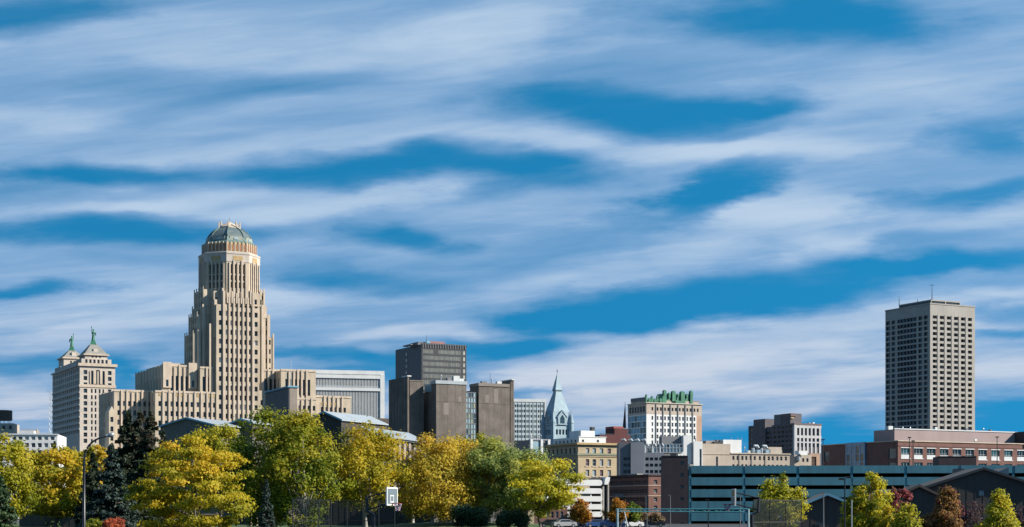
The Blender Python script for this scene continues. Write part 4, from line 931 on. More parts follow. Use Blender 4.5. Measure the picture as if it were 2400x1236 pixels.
# ================================================================== parked cars
def car_mesh():
    prof = [(-2.2,.35),(-2.25,.75),(-2.1,.98),(-1.35,1.02),(-.75,1.42),(.75,1.46),(1.55,1.08),(2.1,.98),(2.22,.7),(2.2,.35)]
    return prof
CARM = {}
def car(x, y, rz, colname, colr, label, group, z=0.0):
    key = colname
    if key not in CARM:
        pm = mat('car_paint_'+colname, colr, .25, .03, .5)
        mb = MB()
        low = [(-2.2,.3),(-2.25,.72),(-2.1,.95),(-1.3,1.0),(1.6,1.02),(2.1,.95),(2.22,.7),(2.2,.3)]
        mb.prism(low, 'y', -.86, .86, pm)
        mb.rings([[(-1.45,-.82,.98),(1.55,-.82,.98),(1.55,.82,.98),(-1.45,.82,.98)], [(-.85,-.66,1.42),(.85,-.66,1.42),(.85,.66,1.42),(-.85,.66,1.42)]], pm)
        body = mb.mesh('body')
        gm = MB(); gm.prism([(-1.2,1.02),(1.25,1.02),(.8,1.36),(-.8,1.36)], 'y', -.84, -.76, G_BLACK); gm.prism([(-1.2,1.02),(1.25,1.02),(.8,1.36),(-.8,1.36)], 'y', .76, .84, G_BLACK)
        gm.v = [(a, b*(1-.18*max(0, (c-1.0)/.4)) + (0.0), c) for a, b, c in gm.v]
        gl = gm.mesh('side_window')
        wb = MB(); wb.prism([(1.56,1.0),(.86,1.4),(.90,1.43),(1.62,1.0)], 'y', -.7, .7, G_BLACK); ws = wb.mesh('windscreen')
        rb = MB(); rb.prism([(-1.46,1.0),(-.86,1.4),(-.90,1.43),(-1.52,1.0)], 'y', -.7, .7, G_BLACK); rw = rb.mesh('rear_window')
        wm = MB(); rr = lambda r, yy: [(r*math.cos(2*math.pi*i/14), yy, r*math.sin(2*math.pi*i/14)) for i in range(14)]
        wm.rings([rr(.33,-.1), rr(.33,.1)], STEEL); wm.poly(rr(.33,-.1), STEEL); wm.rings([rr(.18,-.12), rr(.18,-.1)], GALV, False); wm.poly(rr(.18,-.12), GALV); wh = wm.mesh('wheel')
        hm = MB(); hm.box(2.12,2.24,-.12,.12,-.06,.06, WHITEM); hl = hm.mesh('headlight')
        CARM[key] = (body, gl, ws, rw, wh, hl)
    body, gl, ws, rw, wh, hl = CARM[key]
    e = link('parked_car', None, None, (x, y, z), rz, label=label, category='car', group=group)
    link('body', body, e); link('side_window', gl, e); link('windscreen', ws, e); link('rear_window', rw, e)
    for a in (-1.4, 1.4):
        for c, r in ((-.8, 0), (.8, math.pi)): link('wheel', wh, e, (a, c, .33), r)
    for c in (-.62, .62): link('headlight', hl, e, (0, c, .72))
CC = {'white': (.75,.75,.74), 'red': (.35,.03,.03), 'blue': (.03,.08,.22), 'silver': (.42,.43,.45), 'dark': (.03,.03,.035), 'tan': (.38,.28,.18), 'teal': (.02,.18,.25)}

# ================================================================== teal garage
def garage():
    D = 400; th = -3
    b = Bld('parking_garage', 'long teal concrete parking garage with a dark brick stair tower at its left end', 'parking garage', 1612, D, th)
    u = b.u; z = b.z; cols = [1617+126.3*k for k in range(8)]; W = u(2500)
    fl = [(1110, 1092), (1138, 1119.2), (1166, 1147.2), (1194, 1175.3), (1221.5, 1201.5)]     # spandrels bottom, top
    Z = lambda p: wz(p, D)
    ends = [0]+[u(c) for c in cols]
    mb = MB(); 
    for k, (pb, pt) in enumerate(fl):
        for i in range(len(ends)-1):
            a, c = ends[i]+(.32 if i else 0), ends[i+1]-.32
            if c-a > .3: b.box('spandrel_panel', TEALP, a+.015, c-.015, -.12 if k else -.2, .15, Z(pb), Z(pt))
        if k: b.box('deck', CONCL, 0.1, W-.2, .17, 32, Z(pb)+.65, Z(pb)+.95)
    for i, c in enumerate(cols): b.box('column', TEALP, u(c)-.3, u(c)+.3, -.06, .55, 0, Z(1093))
    for i in range(8): b.box('rear_column', TEALP, u(cols[i])-.3, u(cols[i])+.3, 30, 30.6, 0, Z(1110))
    b.box('rear_wall', BLACKC, 0, W, 32, 32.3, 0, Z(1092)); b.box('end_wall', TEALP, W, W+.3, 0, 32, 0, Z(1092)); b.box('roof_deck', CONCL, 0.1, W-.2, .17, 32, Z(1106), Z(1103))
    for i in range(1, 7): b.box('inner_column', GREYC, u(cols[i])-.3+4, u(cols[i])+.3+4, 14, 14.6, 0, Z(1108))
    for k, pb in enumerate((1110, 1138, 1166)):
        for i in range(7):
            for j in (.33, .78):
                x = ends[i+1]+ (13)*j; b.box('ceiling_light', WHITEM, x-.12, x+.12, 3, 3.2, Z(pb)-.12, Z(pb)-.05)
    # stair tower
    STAIRB = mat('stair_tower_brick', (.055,.04,.048), .95, .15, .5, .2); x0 = u(1552); 
    mb = MB(); b.face(mb, STAIRB, x0, -1.0, 0, -x0-.02, 0, Z(1070), cols=[(u(1594.5)-x0, u(1602)-x0)], rows=[(Z(p+4), Z(p-4)) for p in (1229, 1169.5, 1141.5, 1113.5, 1085.5)], depth=.25, glass=[G_TEAL], frame=FRAMED)
    b.face(mb, STAIRB, x0, 8, -math.pi/2, 9, 0, Z(1070)); mb.quad((-.02,-1,0),(-.02,8,0),(-.02,8,Z(1070)),(-.02,-1,Z(1070)), STAIRB); mb.quad((x0,-1,Z(1070)),(-.02,-1,Z(1070)),(-.02,8,Z(1070)),(x0,8,Z(1070)), GREYD); mb.quad((-.02,8,0),(x0,8,0),(x0,8,Z(1070)),(-.02,8,Z(1070)), STAIRB)
    b.part('stair_tower', mb)
    b.box('coping', SLATE, x0-.1, .05, -1.1, 8.1, Z(1070), Z(1068.6))
    for i in range(7): b.box('guard_post', STEEL, x0+.4+i*.8, x0+.5+i*.8, -.9, -.8, Z(1068.6), Z(1066.5))
    # dark upper stair core on the right
    x1, x2 = u(2204), u(2293); b.block(BRICKD, x1, x2, 2, 9, Z(1100), Z(1070.5), name='stair_core', topm=GREYD); b.box('coping', SLATE, x1-.1, x2+.1, 1.9, 2.2, Z(1070.5), Z(1069.8))
    b.finish(3)
    names = [('white',1626,1),('silver',1648,1),('white',1671,1),('silver',1697,1),('white',1720,1),('silver',1751,1),('white',2133,1),('white',2150,1),('silver',2168,1),('silver',2190,1),('silver',2207,1),
             ('tan',1625,2),('white',1660,2),('tan',1700,2),('tan',1722,2),('tan',1750,2),('tan',1632,3),('red',1657,3),('dark',1690,3),('tan',1722,3),('tan',1752,3),('dark',1905,1),('dark',2010,2)]
    nth = {}
    for lev in (1, 2, 3):
        row = sorted(q[1] for q in names if q[2] == lev)
        for i, p in enumerate(row): nth[p, lev] = ['first', 'second', 'third', 'fourth', 'fifth', 'sixth', 'seventh', 'eighth', 'ninth', 'tenth', 'eleventh', 'twelfth'][i] + ' from the left'
    lv = {1:'top', 2:'second', 3:'third'}
    for c, p, k in names:
        x, y = b.world(u(p), 3.2)
        car(x, y, R(-90 + th), c, CC[c], f'{c} car on the {lv[k]} level of the teal garage, {nth[p, k]}', 'cars on the decks of the teal garage', Z(fl[k][0])+.96)
garage()

def ramp_and_brick():
    # white parking ramp with rounded bands
    D = 430; b = Bld('parking_ramp', 'white parking ramp with rounded horizontal bands behind the small orange tree', 'parking ramp', 1240, D, 20)
    u = b.u; z = b.z; W = u(1410)
    for k, (pt, pb) in enumerate(((1125, 1139), (1145, 1157.5), (1163.5, 1176), (1182, 1194.5), (1199.5, 1212))):
        z0, z1 = z(pb, W), z(pt, W); r = (z1-z0)/2; zc = (z0+z1)/2
        mb = MB(); n = 10
        pts = [(0, z0)] + [(W-r+r*math.sin(math.pi*i/n), zc-r*math.cos(math.pi*i/n)) for i in range(n+1)] + [(0, z1)]
        mb.prism(pts, 'y', -.5, 0, WHITE); b.part('parapet_band', mb)
        b.box('deck', CONCL, 0, W-.6, 0.02, 20, z0+.1, z0+.45)
        if k: 
            for p in np.arange(1262, 1410, 24.5): b.box('mullion', WHITE, u(p)-.15, u(p)+.15, -.2, .1, z1, z1+3.0) if z1+3 < z(1136) else None
    b.box('rear_wall', BLACKC, 0, W, 19, 20, 0, z(1140)); b.block(CONCW, W+.35, u(1418), .2, 9, 0, z(1128), name='stair_wall'); b.box('stair_recess', BLACKC, u(1418), u(1423.5), .6, 9, 0, z(1130)); b.box('stair_fin', CONCW, u(1423.5), u(1426.5), -.3, 9, 0, z(1123))
    x = u(1414); mb = MB(); mb.prism([(x, z(1135)), (x+.2, z(1121)), (u(1419), z(1117)), (u(1427), z(1117)), (u(1426), z(1127)), (u(1421), z(1135))], 'y', -.8, 9, WHITE); b.part('stair_hood', mb)
    mb = MB(); mb.prism([(u(1388), z(1124)), (u(1413), z(1124)), (u(1416), z(1117.5)), (u(1394), z(1120))], 'y', 1, 8, GREYD); b.part('roof_ramp', mb)
    b.finish()
    b = Bld('brick_building', 'dark red brick block with pale string courses between the white ramp and the stair tower', 'building', 1520, 450)
    z = b.z; u = b.u; L = b.v(1427.5); W = u(1556)
    rows = [(z(p+4.6), z(p-4.6)) for p in (1130, 1151, 1171, 1190, 1210)]
    b.block(BRICK, 0, W, 0, L, 0, z(1114), Rf=dict(cols=[(u(1532.5), u(1540.5))], rows=rows, depth=.3, glass=[G_TEAL, G_MID], frame=FRAMEW), Lf=dict(cols=even(15, .6, L-.6, 1.05), rows=rows, depth=.3, glass=[G_BLACK, G_DARK, G_DARK, G_MID]), topm=GREYD)
    for p in (1138, 1162.5): b.box('string_course', STONE2, -.15, 0, -.15, L, z(p+.7), z(p-.7)); b.box('string_course', STONE2, .001, W, -.15, 0, z(p+.7), z(p-.7))
    b.box('cornice', BRICKD, -.35, W, -.35, L, z(1115), z(1112)); b.box('roof_box', CONCW, 2, 4, b.v(1493, 2), b.v(1468, 2), z(1112), z(1108.5))
    b.box('sign_awning', GREYC, -.3, -.02, b.v(1464), b.v(1443), z(1165), z(1157)); b.box('downpipe', GALV, -.35, -.02, .5, 1.0, 0, z(1162))  # grey slab stands for the sign/awning on the left face, not a door
    for i in range(int(L/1.0)): b.box('dentil', BRICKD, -.28, -.02, i*1.0+.3, i*1.0+.6, z(1119), z(1116.5))
    b.finish(4)
ramp_and_brick()

# ================================================================== houses
def house(label, px0, D, th, pxr, pxl, eave, ridge, wall, roofm, fasc, L=12, axis='L', ov=.5, wins=(), cat='house', panels=1.2):
    """gable end on the left-turned face ('L') or on the front face ('R')"""
    b = Bld('house', label, cat, px0, D, th); u = b.u
    ze, zr = wz(eave, D), wz(ridge, D)
    if axis == 'L':
        Wd = b.v(pxl); ln = u(pxr) if pxr else L
        mb = MB(); mb.prism([(0,0),(Wd,0),(Wd,ze),(Wd/2,zr),(0,ze)], 'x', 0, ln, wall); b.part('wall', mb)
        mb = MB(); t = .25; s = (zr-ze)/(Wd/2)
        mb.prism([(-ov,ze-ov*s+.02),(Wd/2,zr+.02),(Wd/2,zr+.02+t),(-ov,ze-ov*s+.02+t)], 'x', -ov, ln+ov, roofm); mb.prism([(Wd/2,zr+.02),(Wd+ov,ze-ov*s+.02),(Wd+ov,ze-ov*s+.02+t),(Wd/2,zr+.02+t)], 'x', -ov, ln+ov, roofm); b.part('roof', mb)
        mb = MB(); mb.prism([(-ov,ze-ov*s-.1),(Wd/2,zr-.1),(Wd+ov,ze-ov*s-.1),(Wd+ov,ze-ov*s+.3),(Wd/2,zr+.3),(-ov,ze-ov*s+.3)], 'x', -ov-.06, -ov-.005, fasc); b.part('fascia', mb)
        mb = MB(); n = int(Wd/panels)
        for i in range(1, n): y = Wd*i/n; h = ze+(zr-ze)*(1-abs(y-Wd/2)/(Wd/2)); mb.box(-.035, -.002, y-.04, y+.04, 0, h-.15, wall)
        b.part('batten_strip', mb, kind='stuff')
        for (p, zt, zb_, w) in wins: y = b.v(p); b.box('window', G_MID, -.09, -.061, y-w/2, y+w/2, wz(zb_, D), wz(zt, D))
    else:
        Wd = u(pxr); ln = L
        mb = MB(); mb.prism([(0,0),(Wd,0),(Wd,ze),(Wd/2,zr),(0,ze)], 'y', 0, ln, wall); b.part('wall', mb)
        mb = MB(); t = .25; s = (zr-ze)/(Wd/2)
        mb.prism([(-ov,ze-ov*s+.02),(Wd/2,zr+.02),(Wd/2,zr+.02+t),(-ov,ze-ov*s+.02+t)], 'y', -ov, ln+ov, roofm); mb.prism([(Wd/2,zr+.02),(Wd+ov,ze-ov*s+.02),(Wd+ov,ze-ov*s+.02+t),(Wd/2,zr+.02+t)], 'y', -ov, ln+ov, roofm); b.part('roof', mb)
        mb = MB(); mb.prism([(-ov,ze-ov*s-.1),(Wd/2,zr-.1),(Wd+ov,ze-ov*s-.1),(Wd+ov,ze-ov*s+.3),(Wd/2,zr+.3),(-ov,ze-ov*s+.3)], 'y', -ov-.06, -ov-.005, fasc); b.part('fascia', mb)
        mb = MB(); n = int(Wd/panels)
        for i in range(1, n): y = Wd*i/n; h = ze+(zr-ze)*(1-abs(y-Wd/2)/(Wd/2)); mb.box(y-.04, y+.04, -.03, -.002, 0, h-.15, wall)
        b.part('batten_strip', mb, kind='stuff')
        for (p, zt, zb_, w) in wins: x = u(p); b.box('window', G_MID, x-w/2, x+w/2, -.09, -.061, wz(zb_, D), wz(zt, D))
    return b
def houses():
    house('dark grey gabled house with blue roof trim in front of the stone wing', 376, 380, -25, 503, None, 1001, 983, SLATEG, ROOFM, FASCIA, L=15, axis='R', wins=((444,1010,1024,1.0),))
    b = house('small dark gable peeking over the green tree under the art deco tower', 541, 385, -25, 592, None, 994, 984, SLATEG, ROOFM, FASCIA, L=8, axis='R')
    house('dark gabled house with pale metal roof right of the tall green tree', 722, 370, -25, 800, None, 987, 968, SLATE, ROOFM, FASCIA, L=20, axis='R')
    # mono-pitch block
    b = Bld('house', 'dark mono-pitch townhouse with tan siding on its right side and a blue roof edge', 'house', 677, 400); z = b.z; L = b.v(622); W = b.u(697)
    mb = MB(); mb.prism([(0,0),(L,0),(L,z(922,0,L)),(0,z(908))], 'x', 0, .25, SLATEG); mb.prism([(0,0),(L,0),(L,z(922,0,L)),(0,z(908))], 'x', .25, W, TANSID); b.part('wall', mb)
    mb = MB(); za, zb_ = z(922,0,L), z(908); mb.prism([(-.3,zb_),(L+.3,za),(L+.3,za+.35),(-.3,zb_+.35)], 'x', -.35, W+.3, FASCIA); b.part('roof', mb)
    n = 9
    for i in range(n): b.box('siding_board', TANSID, .25+(W-.3)*i/n+.02, .25+(W-.3)*(i+1)/n-.03, -.07, -.001, 0, zb_-.3)
    b.box('side_wing', WHITEM, W, b.u(706), .4, 4, 0, z(965)); mb = MB(); mb.tube([(b.u(684), .6, zb_), (b.u(684), .6, z(845))], [.08,.04], WHITEM, 5); b.part('flagpole', mb)
    # pale-roofed block
    b = Bld('house', 'long low house with pale metal roof and tan piers before the brown complex', 'house', 893, 350, 40); z = b.z; W = b.u(1000)
    zl, zr = z(1026), z(1041, W)
    mb = MB(); mb.prism([(0,0),(W,0),(W,zr),(0,zl)], 'y', 0, 9, SLATE); b.part('wall', mb)
    mb = MB(); mb.rings([[(-.5,-.6,zl-.15),(W+.4,-.6,zr-.15),(W+.4,-.6,zr+.2),(-.5,-.6,zl+.2)], [(-.5,7,zl+2.4),(W+.4,7,zr+2.4),(W+.4,7,zr+2.7),(-.5,7,zl+2.7)]], ROOFM); b.part('roof', mb)
    for k in range(9): x = W*(k+.3)/9; b.box('pier', TANSID, x, x+W/20, -.25, -.001, 0, zr-.3+(zl-zr)*(1-x/W))
    b.box('roof_unit', FASCIA, 2, 4.2, 2, 4, zl, zl+1.4); b.box('roof_unit', STEELG, 6, 6.8, 2, 3, zl-.5, zl+1.2)
    b = Bld('brick_building', 'sliver of brown brick building with green trim behind the yellow tree', 'building', 862, 600); z = b.z
    b.block(ROOFB, 0, b.u(911), 0, 12, 0, z(980), Rf=dict(cols=even(5, .5, b.u(911), 1.3), rows=[(z(1003), z(994))], depth=.3), topm=GREYD); b.box('roof_tank', GREYD, .3, 1.8, 1, 3, z(980), z(977)); b.box('trim', COPPER, -.1, b.u(911), -.15, 0, z(1009), z(1007)); b.finish()
    # dark house behind the tall fence
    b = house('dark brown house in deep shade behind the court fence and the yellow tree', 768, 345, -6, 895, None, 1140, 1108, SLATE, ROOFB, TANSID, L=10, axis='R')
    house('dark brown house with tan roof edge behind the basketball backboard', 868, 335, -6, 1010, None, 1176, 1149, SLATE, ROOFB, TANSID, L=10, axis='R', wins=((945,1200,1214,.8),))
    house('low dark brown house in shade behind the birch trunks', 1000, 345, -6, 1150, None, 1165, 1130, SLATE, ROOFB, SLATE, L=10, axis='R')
    house('low dark house at the bottom left under the orange-yellow tree', 45, 300, -6, 195, None, 1196, 1180, SLATE, ROOFB, SLATE, L=9, axis='R')
    # tan porches
    for (pa, pb, lab) in ((466, 506, 'small tan porch under the big yellow tree'), (590, 642, 'small tan porch with posts left of the court fence')):
        b = Bld('porch', lab, 'porch', pa, 330, 20); u = b.u; W = u(pb)
        b.box('rear_wall', SLATE, 0, W, 3, 3.2, 0, 2.4)
        for k in range(5): x = W*k/4; b.box('post', TANB, x-.16, x+.16, 0, .3, 0, 2.15)
        b.box('end_wall', TANB, W*.82, W, .31, 2.9, 0, 2.15); b.box('roof', ROOFB, -.4, W+.4, -.5, 3.6, 2.17, 2.45)
    b = Bld('house', 'brick cottage glimpsed under the yellow-green tree by the car park', 'house', 1238, 405, 10); b.block(TANB, 0, b.u(1252), 0, 7, 0, 3.3); b.block(BRICK, b.u(1252)+.02, b.u(1330), 0, 7, 0, 4.2, Rf=dict(cols=even(6, .3, 7.5, .7), rows=[(1.4, 3.0)], depth=.15), topm=ROOFB); b.finish()
    # right-hand houses
    house('large dark gabled house at the right behind the conical yellow tree', 2170, 262, -4, 2440, None, 1143, 1100, SLATE, SLATE, BLACKC, L=14, axis='R', wins=((2347,1205,1217,.5),(2300,1150,1162,.8),(2420,1200,1214,.9)))
    house('lower dark gable with brown roof edge behind the red-brown tree', 2085, 258, -4, 2222, None, 1172, 1140, SLATE, SLATE, ROOFB, L=8, axis='R')
    house('dark brown gabled house right of the right-hand court fence', 1862, 250, -4, 2016, None, 1192, 1160, mat('brown_siding', (.07,.058,.055), .9, .1, .4), ROOFB, FASCIA, L=10, axis='R', wins=((1916,1224,1231,.35),(1925,1226,1232,.3)))
    b = Bld('house', 'blue butterfly roof edges rising behind the large dark gable', 'house', 2255, 300, -4); u = b.u; W = u(2361); Z = lambda p: wz(p, 300)
    mb = MB(); mb.prism([(0,0),(W,0),(W,Z(1096)),(W/2,Z(1120)),(0,Z(1097))], 'y', 0, 9, SLATEG); b.part('wall', mb)
    mb = MB(); mb.prism([(-.2,Z(1097)),(W/2,Z(1120)),(W+.2,Z(1096)),(W+.2,Z(1096)-2.0),(W/2,Z(1120)-.6),(-.2,Z(1097)-2.0)], 'y', -.2, -.02, mat('blue_roof_edge', (.035,.10,.16), .6)); b.part('fascia', mb)
houses()

# ================================================================== trees
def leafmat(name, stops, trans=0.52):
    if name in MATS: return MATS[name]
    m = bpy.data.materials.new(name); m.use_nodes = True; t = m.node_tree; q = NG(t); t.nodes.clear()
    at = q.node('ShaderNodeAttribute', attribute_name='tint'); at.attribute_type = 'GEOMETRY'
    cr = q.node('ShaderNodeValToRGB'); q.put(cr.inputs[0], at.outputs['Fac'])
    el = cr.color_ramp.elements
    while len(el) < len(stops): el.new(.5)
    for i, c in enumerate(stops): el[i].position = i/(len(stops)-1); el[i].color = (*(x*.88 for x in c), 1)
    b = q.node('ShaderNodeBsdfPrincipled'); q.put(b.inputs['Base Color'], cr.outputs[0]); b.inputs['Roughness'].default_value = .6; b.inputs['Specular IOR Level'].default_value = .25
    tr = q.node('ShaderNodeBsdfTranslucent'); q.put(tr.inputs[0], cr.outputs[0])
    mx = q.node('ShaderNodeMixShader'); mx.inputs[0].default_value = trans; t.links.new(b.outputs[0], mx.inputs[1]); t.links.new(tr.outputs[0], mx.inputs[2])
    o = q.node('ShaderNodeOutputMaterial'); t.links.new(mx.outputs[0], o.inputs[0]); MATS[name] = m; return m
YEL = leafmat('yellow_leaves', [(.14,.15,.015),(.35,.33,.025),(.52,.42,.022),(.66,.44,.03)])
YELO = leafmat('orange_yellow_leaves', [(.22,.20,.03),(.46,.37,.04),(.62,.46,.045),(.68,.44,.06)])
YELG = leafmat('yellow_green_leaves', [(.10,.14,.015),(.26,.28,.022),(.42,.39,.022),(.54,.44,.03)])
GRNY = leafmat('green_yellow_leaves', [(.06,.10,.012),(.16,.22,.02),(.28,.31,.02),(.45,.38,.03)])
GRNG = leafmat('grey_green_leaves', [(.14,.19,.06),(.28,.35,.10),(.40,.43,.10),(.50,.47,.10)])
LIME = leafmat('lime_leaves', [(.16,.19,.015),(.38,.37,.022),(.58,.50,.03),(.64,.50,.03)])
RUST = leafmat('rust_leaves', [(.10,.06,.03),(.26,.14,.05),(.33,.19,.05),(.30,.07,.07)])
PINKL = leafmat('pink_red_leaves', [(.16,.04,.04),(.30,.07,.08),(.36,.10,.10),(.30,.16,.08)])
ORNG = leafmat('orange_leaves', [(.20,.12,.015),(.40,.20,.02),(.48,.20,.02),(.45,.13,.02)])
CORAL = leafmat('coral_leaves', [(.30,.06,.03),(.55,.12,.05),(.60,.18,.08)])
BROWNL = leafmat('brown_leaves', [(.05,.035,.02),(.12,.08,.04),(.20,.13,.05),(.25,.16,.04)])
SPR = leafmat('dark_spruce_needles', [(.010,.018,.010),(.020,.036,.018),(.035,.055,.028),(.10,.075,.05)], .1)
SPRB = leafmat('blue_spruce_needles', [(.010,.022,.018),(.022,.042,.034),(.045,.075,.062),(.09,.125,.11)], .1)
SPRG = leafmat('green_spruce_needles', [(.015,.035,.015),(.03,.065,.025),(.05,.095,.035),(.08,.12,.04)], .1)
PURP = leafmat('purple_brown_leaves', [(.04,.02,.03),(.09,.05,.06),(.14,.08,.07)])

def leaf_mesh(name, C, N, S, T, m, asp=.65):
    n = len(C); N = N/np.linalg.norm(N, axis=1, keepdims=True)
    r = rng.normal(size=(n, 3)); t = np.cross(N, r); t /= np.linalg.norm(t, axis=1, keepdims=True)+1e-9; b = np.cross(N, t)
    s = S[:, None]
    V = np.stack([C-t*s, C-b*s*asp+N*s*.15, C+t*s, C+b*s*asp+N*s*.15], 1).reshape(-1, 3).astype(np.float32)
    me = bpy.data.meshes.new(name); me.vertices.add(4*n); me.vertices.foreach_set('co', V.ravel())
    me.loops.add(4*n); me.loops.foreach_set('vertex_index', np.arange(4*n, dtype=np.int32))
    me.polygons.add(n); me.polygons.foreach_set('loop_start', np.arange(0, 4*n, 4, dtype=np.int32))
    me.materials.append(m); me.update(calc_edges=True)
    a = me.attributes.new('tint', 'FLOAT', 'POINT'); a.data.foreach_set('value', np.repeat(np.clip(T, 0, 1), 4).astype(np.float32))
    return me
PROF = {
 'round': lambda h: np.sqrt(np.clip(1-(2*h-1)**2, 0, 1))*.98+.04,
 'dome': lambda h: np.clip(np.sqrt(np.clip(1-h**2.6, 0, 1))*(.75+.25*np.minimum(1, h*4)), .05, 1),
 'oval': lambda h: np.clip(np.sin(np.pi*np.clip(h, 0, 1)**.8)**.65, .05, 1),
 'cone': lambda h: np.clip((1-h)**.78*np.minimum(1, .6+h*3), .03, 1),
 'tall': lambda h: np.clip(np.sin(np.pi*np.clip(.08+.9*h, 0, 1)**1.05)**.5, .05, 1),
}
def tree(name, label, kind, px, D, pl, pr, pt, pb, m, nleaf=9000, leaf=.26, clumps=70, csize=.17, flat=.8, trunk=BARK, tr=.28, tint=(.5,.22), group=None, cat='tree', dy=1.0, base=None, hollow=.5, topm=None, bare=0):
    x = wx(px, D); e = link(name, None, None, (x, D, 0), 0, label=label, category=cat)
    if group: e['group'] = group
    k = D/FP; R_ = (pr-pl)/2*k; ox = ((pl+pr)/2-px)*k; zt, zb = wz(pt, D), wz(pb, D); H = zt-zb
    prof = PROF[kind]
    # clump centres through the crown, tips pushed to the outline
    hh = rng.random(clumps*6); w = prof(hh)**1.3; hh = hh[rng.random(len(hh)) < w/w.max()][:clumps]
    n = len(hh); ang = rng.random(n)*2*np.pi; rad = prof(hh)*(hollow+(1-hollow)*rng.random(n)**.6)
    lump = 1+.17*np.sin(ang*3+hh*7+px)+.11*rng.normal(size=n)
    cr = csize*min(R_, H/2)*(0.7+.7*rng.random(n))*1.5
    rr = np.maximum(0, rad*lump*R_*1.04-cr*.3)
    C = np.stack([ox+rr*np.cos(ang), rr*np.sin(ang)*dy, zb+cr*flat*.4+hh*(H-cr*flat*.95)], 1)
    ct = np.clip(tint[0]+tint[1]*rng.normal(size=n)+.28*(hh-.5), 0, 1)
    per = (cr**2/np.sum(cr**2)*nleaf).astype(int)+3
    idx = np.repeat(np.arange(n), per); q = rng.normal(size=(len(idx), 3)); q /= np.linalg.norm(q, axis=1, keepdims=True)
    rd = (rng.random(len(idx))**.42)[:, None]*cr[idx][:, None]*(1+.25*rng.normal(size=len(idx)))[:, None]
    off = q*rd; off[:, 2] *= flat
    Cn = C[idx]+off; out = Cn-np.array([ox, 0, zb+H*.35]); out /= np.linalg.norm(out, axis=1, keepdims=True)+1e-6
    N = q*.8+out*.5+rng.normal(size=q.shape)*.55+np.array([0, 0, .25])
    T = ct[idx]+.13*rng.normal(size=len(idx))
    S = leaf*(.6+.8*rng.random(len(idx)))
    keep = Cn[:, 2] > .15
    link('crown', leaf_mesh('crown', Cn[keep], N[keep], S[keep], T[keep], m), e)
    # trunk and limbs
    mb = MB(); zc = zb+H*.45; zs = max(zb*.7, .8)
    bend = rng.normal(size=2)*.25
    mb.tube([(0,0,-.1), (bend[0]*.3, bend[1]*.3, zs*.5), (bend[0], bend[1], zs), (ox*.5+bend[0], bend[1], zc), (ox, 0, zb+H*.85)], [tr*1.3, tr, tr*.85, tr*.5, tr*.12], trunk, 8)
    link('trunk', mb.mesh('trunk', True), e)
    mb = MB(); order = rng.permutation(n)[:min(n, 26+bare)]
    for i in order:
        c = C[i]; s = zs+(c[2]-zs)*.35*rng.random()+.1; s = min(s, zb+H*.7); f = max(0, (s-zs)/max(.1, zc-zs))
        st_ = np.array([bend[0]+ox*.5*min(1, f), bend[1], s]); mid = st_*.5+c*.5+np.array([0, 0, -.08*H*rng.random()])
        mb.tube([tuple(st_), tuple(mid), tuple(c)], [tr*.34, tr*.2, tr*.06], trunk, 5, False)
    link('branches', mb.mesh('branches', True), e)
    return e
def spruce(label, px, D, pl, pr, pt, m, n=9000, size=.3, tip=None, group=None):
    x = wx(px, D); e = link('spruce_tree', None, None, (x, D, 0), 0, label=label, category='tree')
    if group: e['group'] = group
    k = D/FP; R_ = (pr-pl)/2*k; H = wz(pt, D); ox = ((pl+pr)/2-px)*k
    nb = 150; hs = rng.random(nb)**1.25*.96+.02; C = []; N = []; T = []; mb = MB()
    per = n//nb
    for i, h in enumerate(hs):
        a = rng.random()*2*math.pi; L = R_*(1-h)**.95*(.8+.4*rng.random())+.12; d = np.array([math.cos(a), math.sin(a), 0])
        s = rng.random(per)**.6; droop = -.28*L*s**1.3+.12*L*s**3+ .1
        wdt = (.18+.30*(1-s))*L*.55*(1-.3*s)+.12
        side = np.array([-d[1], d[0], 0]); o = rng.normal(size=per)*wdt*.6
        base = np.array([0, 0, h*H])
        P = base+d*(L*s)[:, None]+side*o[:, None]; P[:, 2] += droop-abs(o)*.35+rng.normal(size=per)*.10-.3*rng.random(per)*(.2+wdt)
        C.append(P); N.append(rng.normal(size=(per, 3))*.6+d*.4+np.array([0, 0, .7])); t0 = .42+.14*rng.normal()
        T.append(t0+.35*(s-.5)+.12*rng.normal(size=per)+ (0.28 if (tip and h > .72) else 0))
        mb.tube([tuple(base), tuple(base+d*L*.55+np.array([0,0,-.1*L])), tuple(base+d*L*.95+np.array([0,0,-.16*L]))], [.06,.04,.015], BARK, 4, False)
    P = np.zeros((120, 3)); P[:, 2] = H*(.93+.075*rng.random(120)); P[:, :2] += rng.normal(size=(120, 2))*.14*(1.02-P[:, 2:]/H/1.01)*8*.15
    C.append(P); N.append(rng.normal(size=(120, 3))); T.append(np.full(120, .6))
    C = np.concatenate(C); N = np.concatenate(N); T = np.concatenate(T); keep = C[:, 2] > .1
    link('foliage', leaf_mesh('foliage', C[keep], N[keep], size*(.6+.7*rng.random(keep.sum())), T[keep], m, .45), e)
    link('branches', mb.mesh('branches'), e)
    mb = MB(); mb.tube([(0,0,-.1), (0,0,H*.5), (0,0,H*.97)], [.28,.16,.03], BARK, 7); link('trunk', mb.mesh('trunk', True), e)
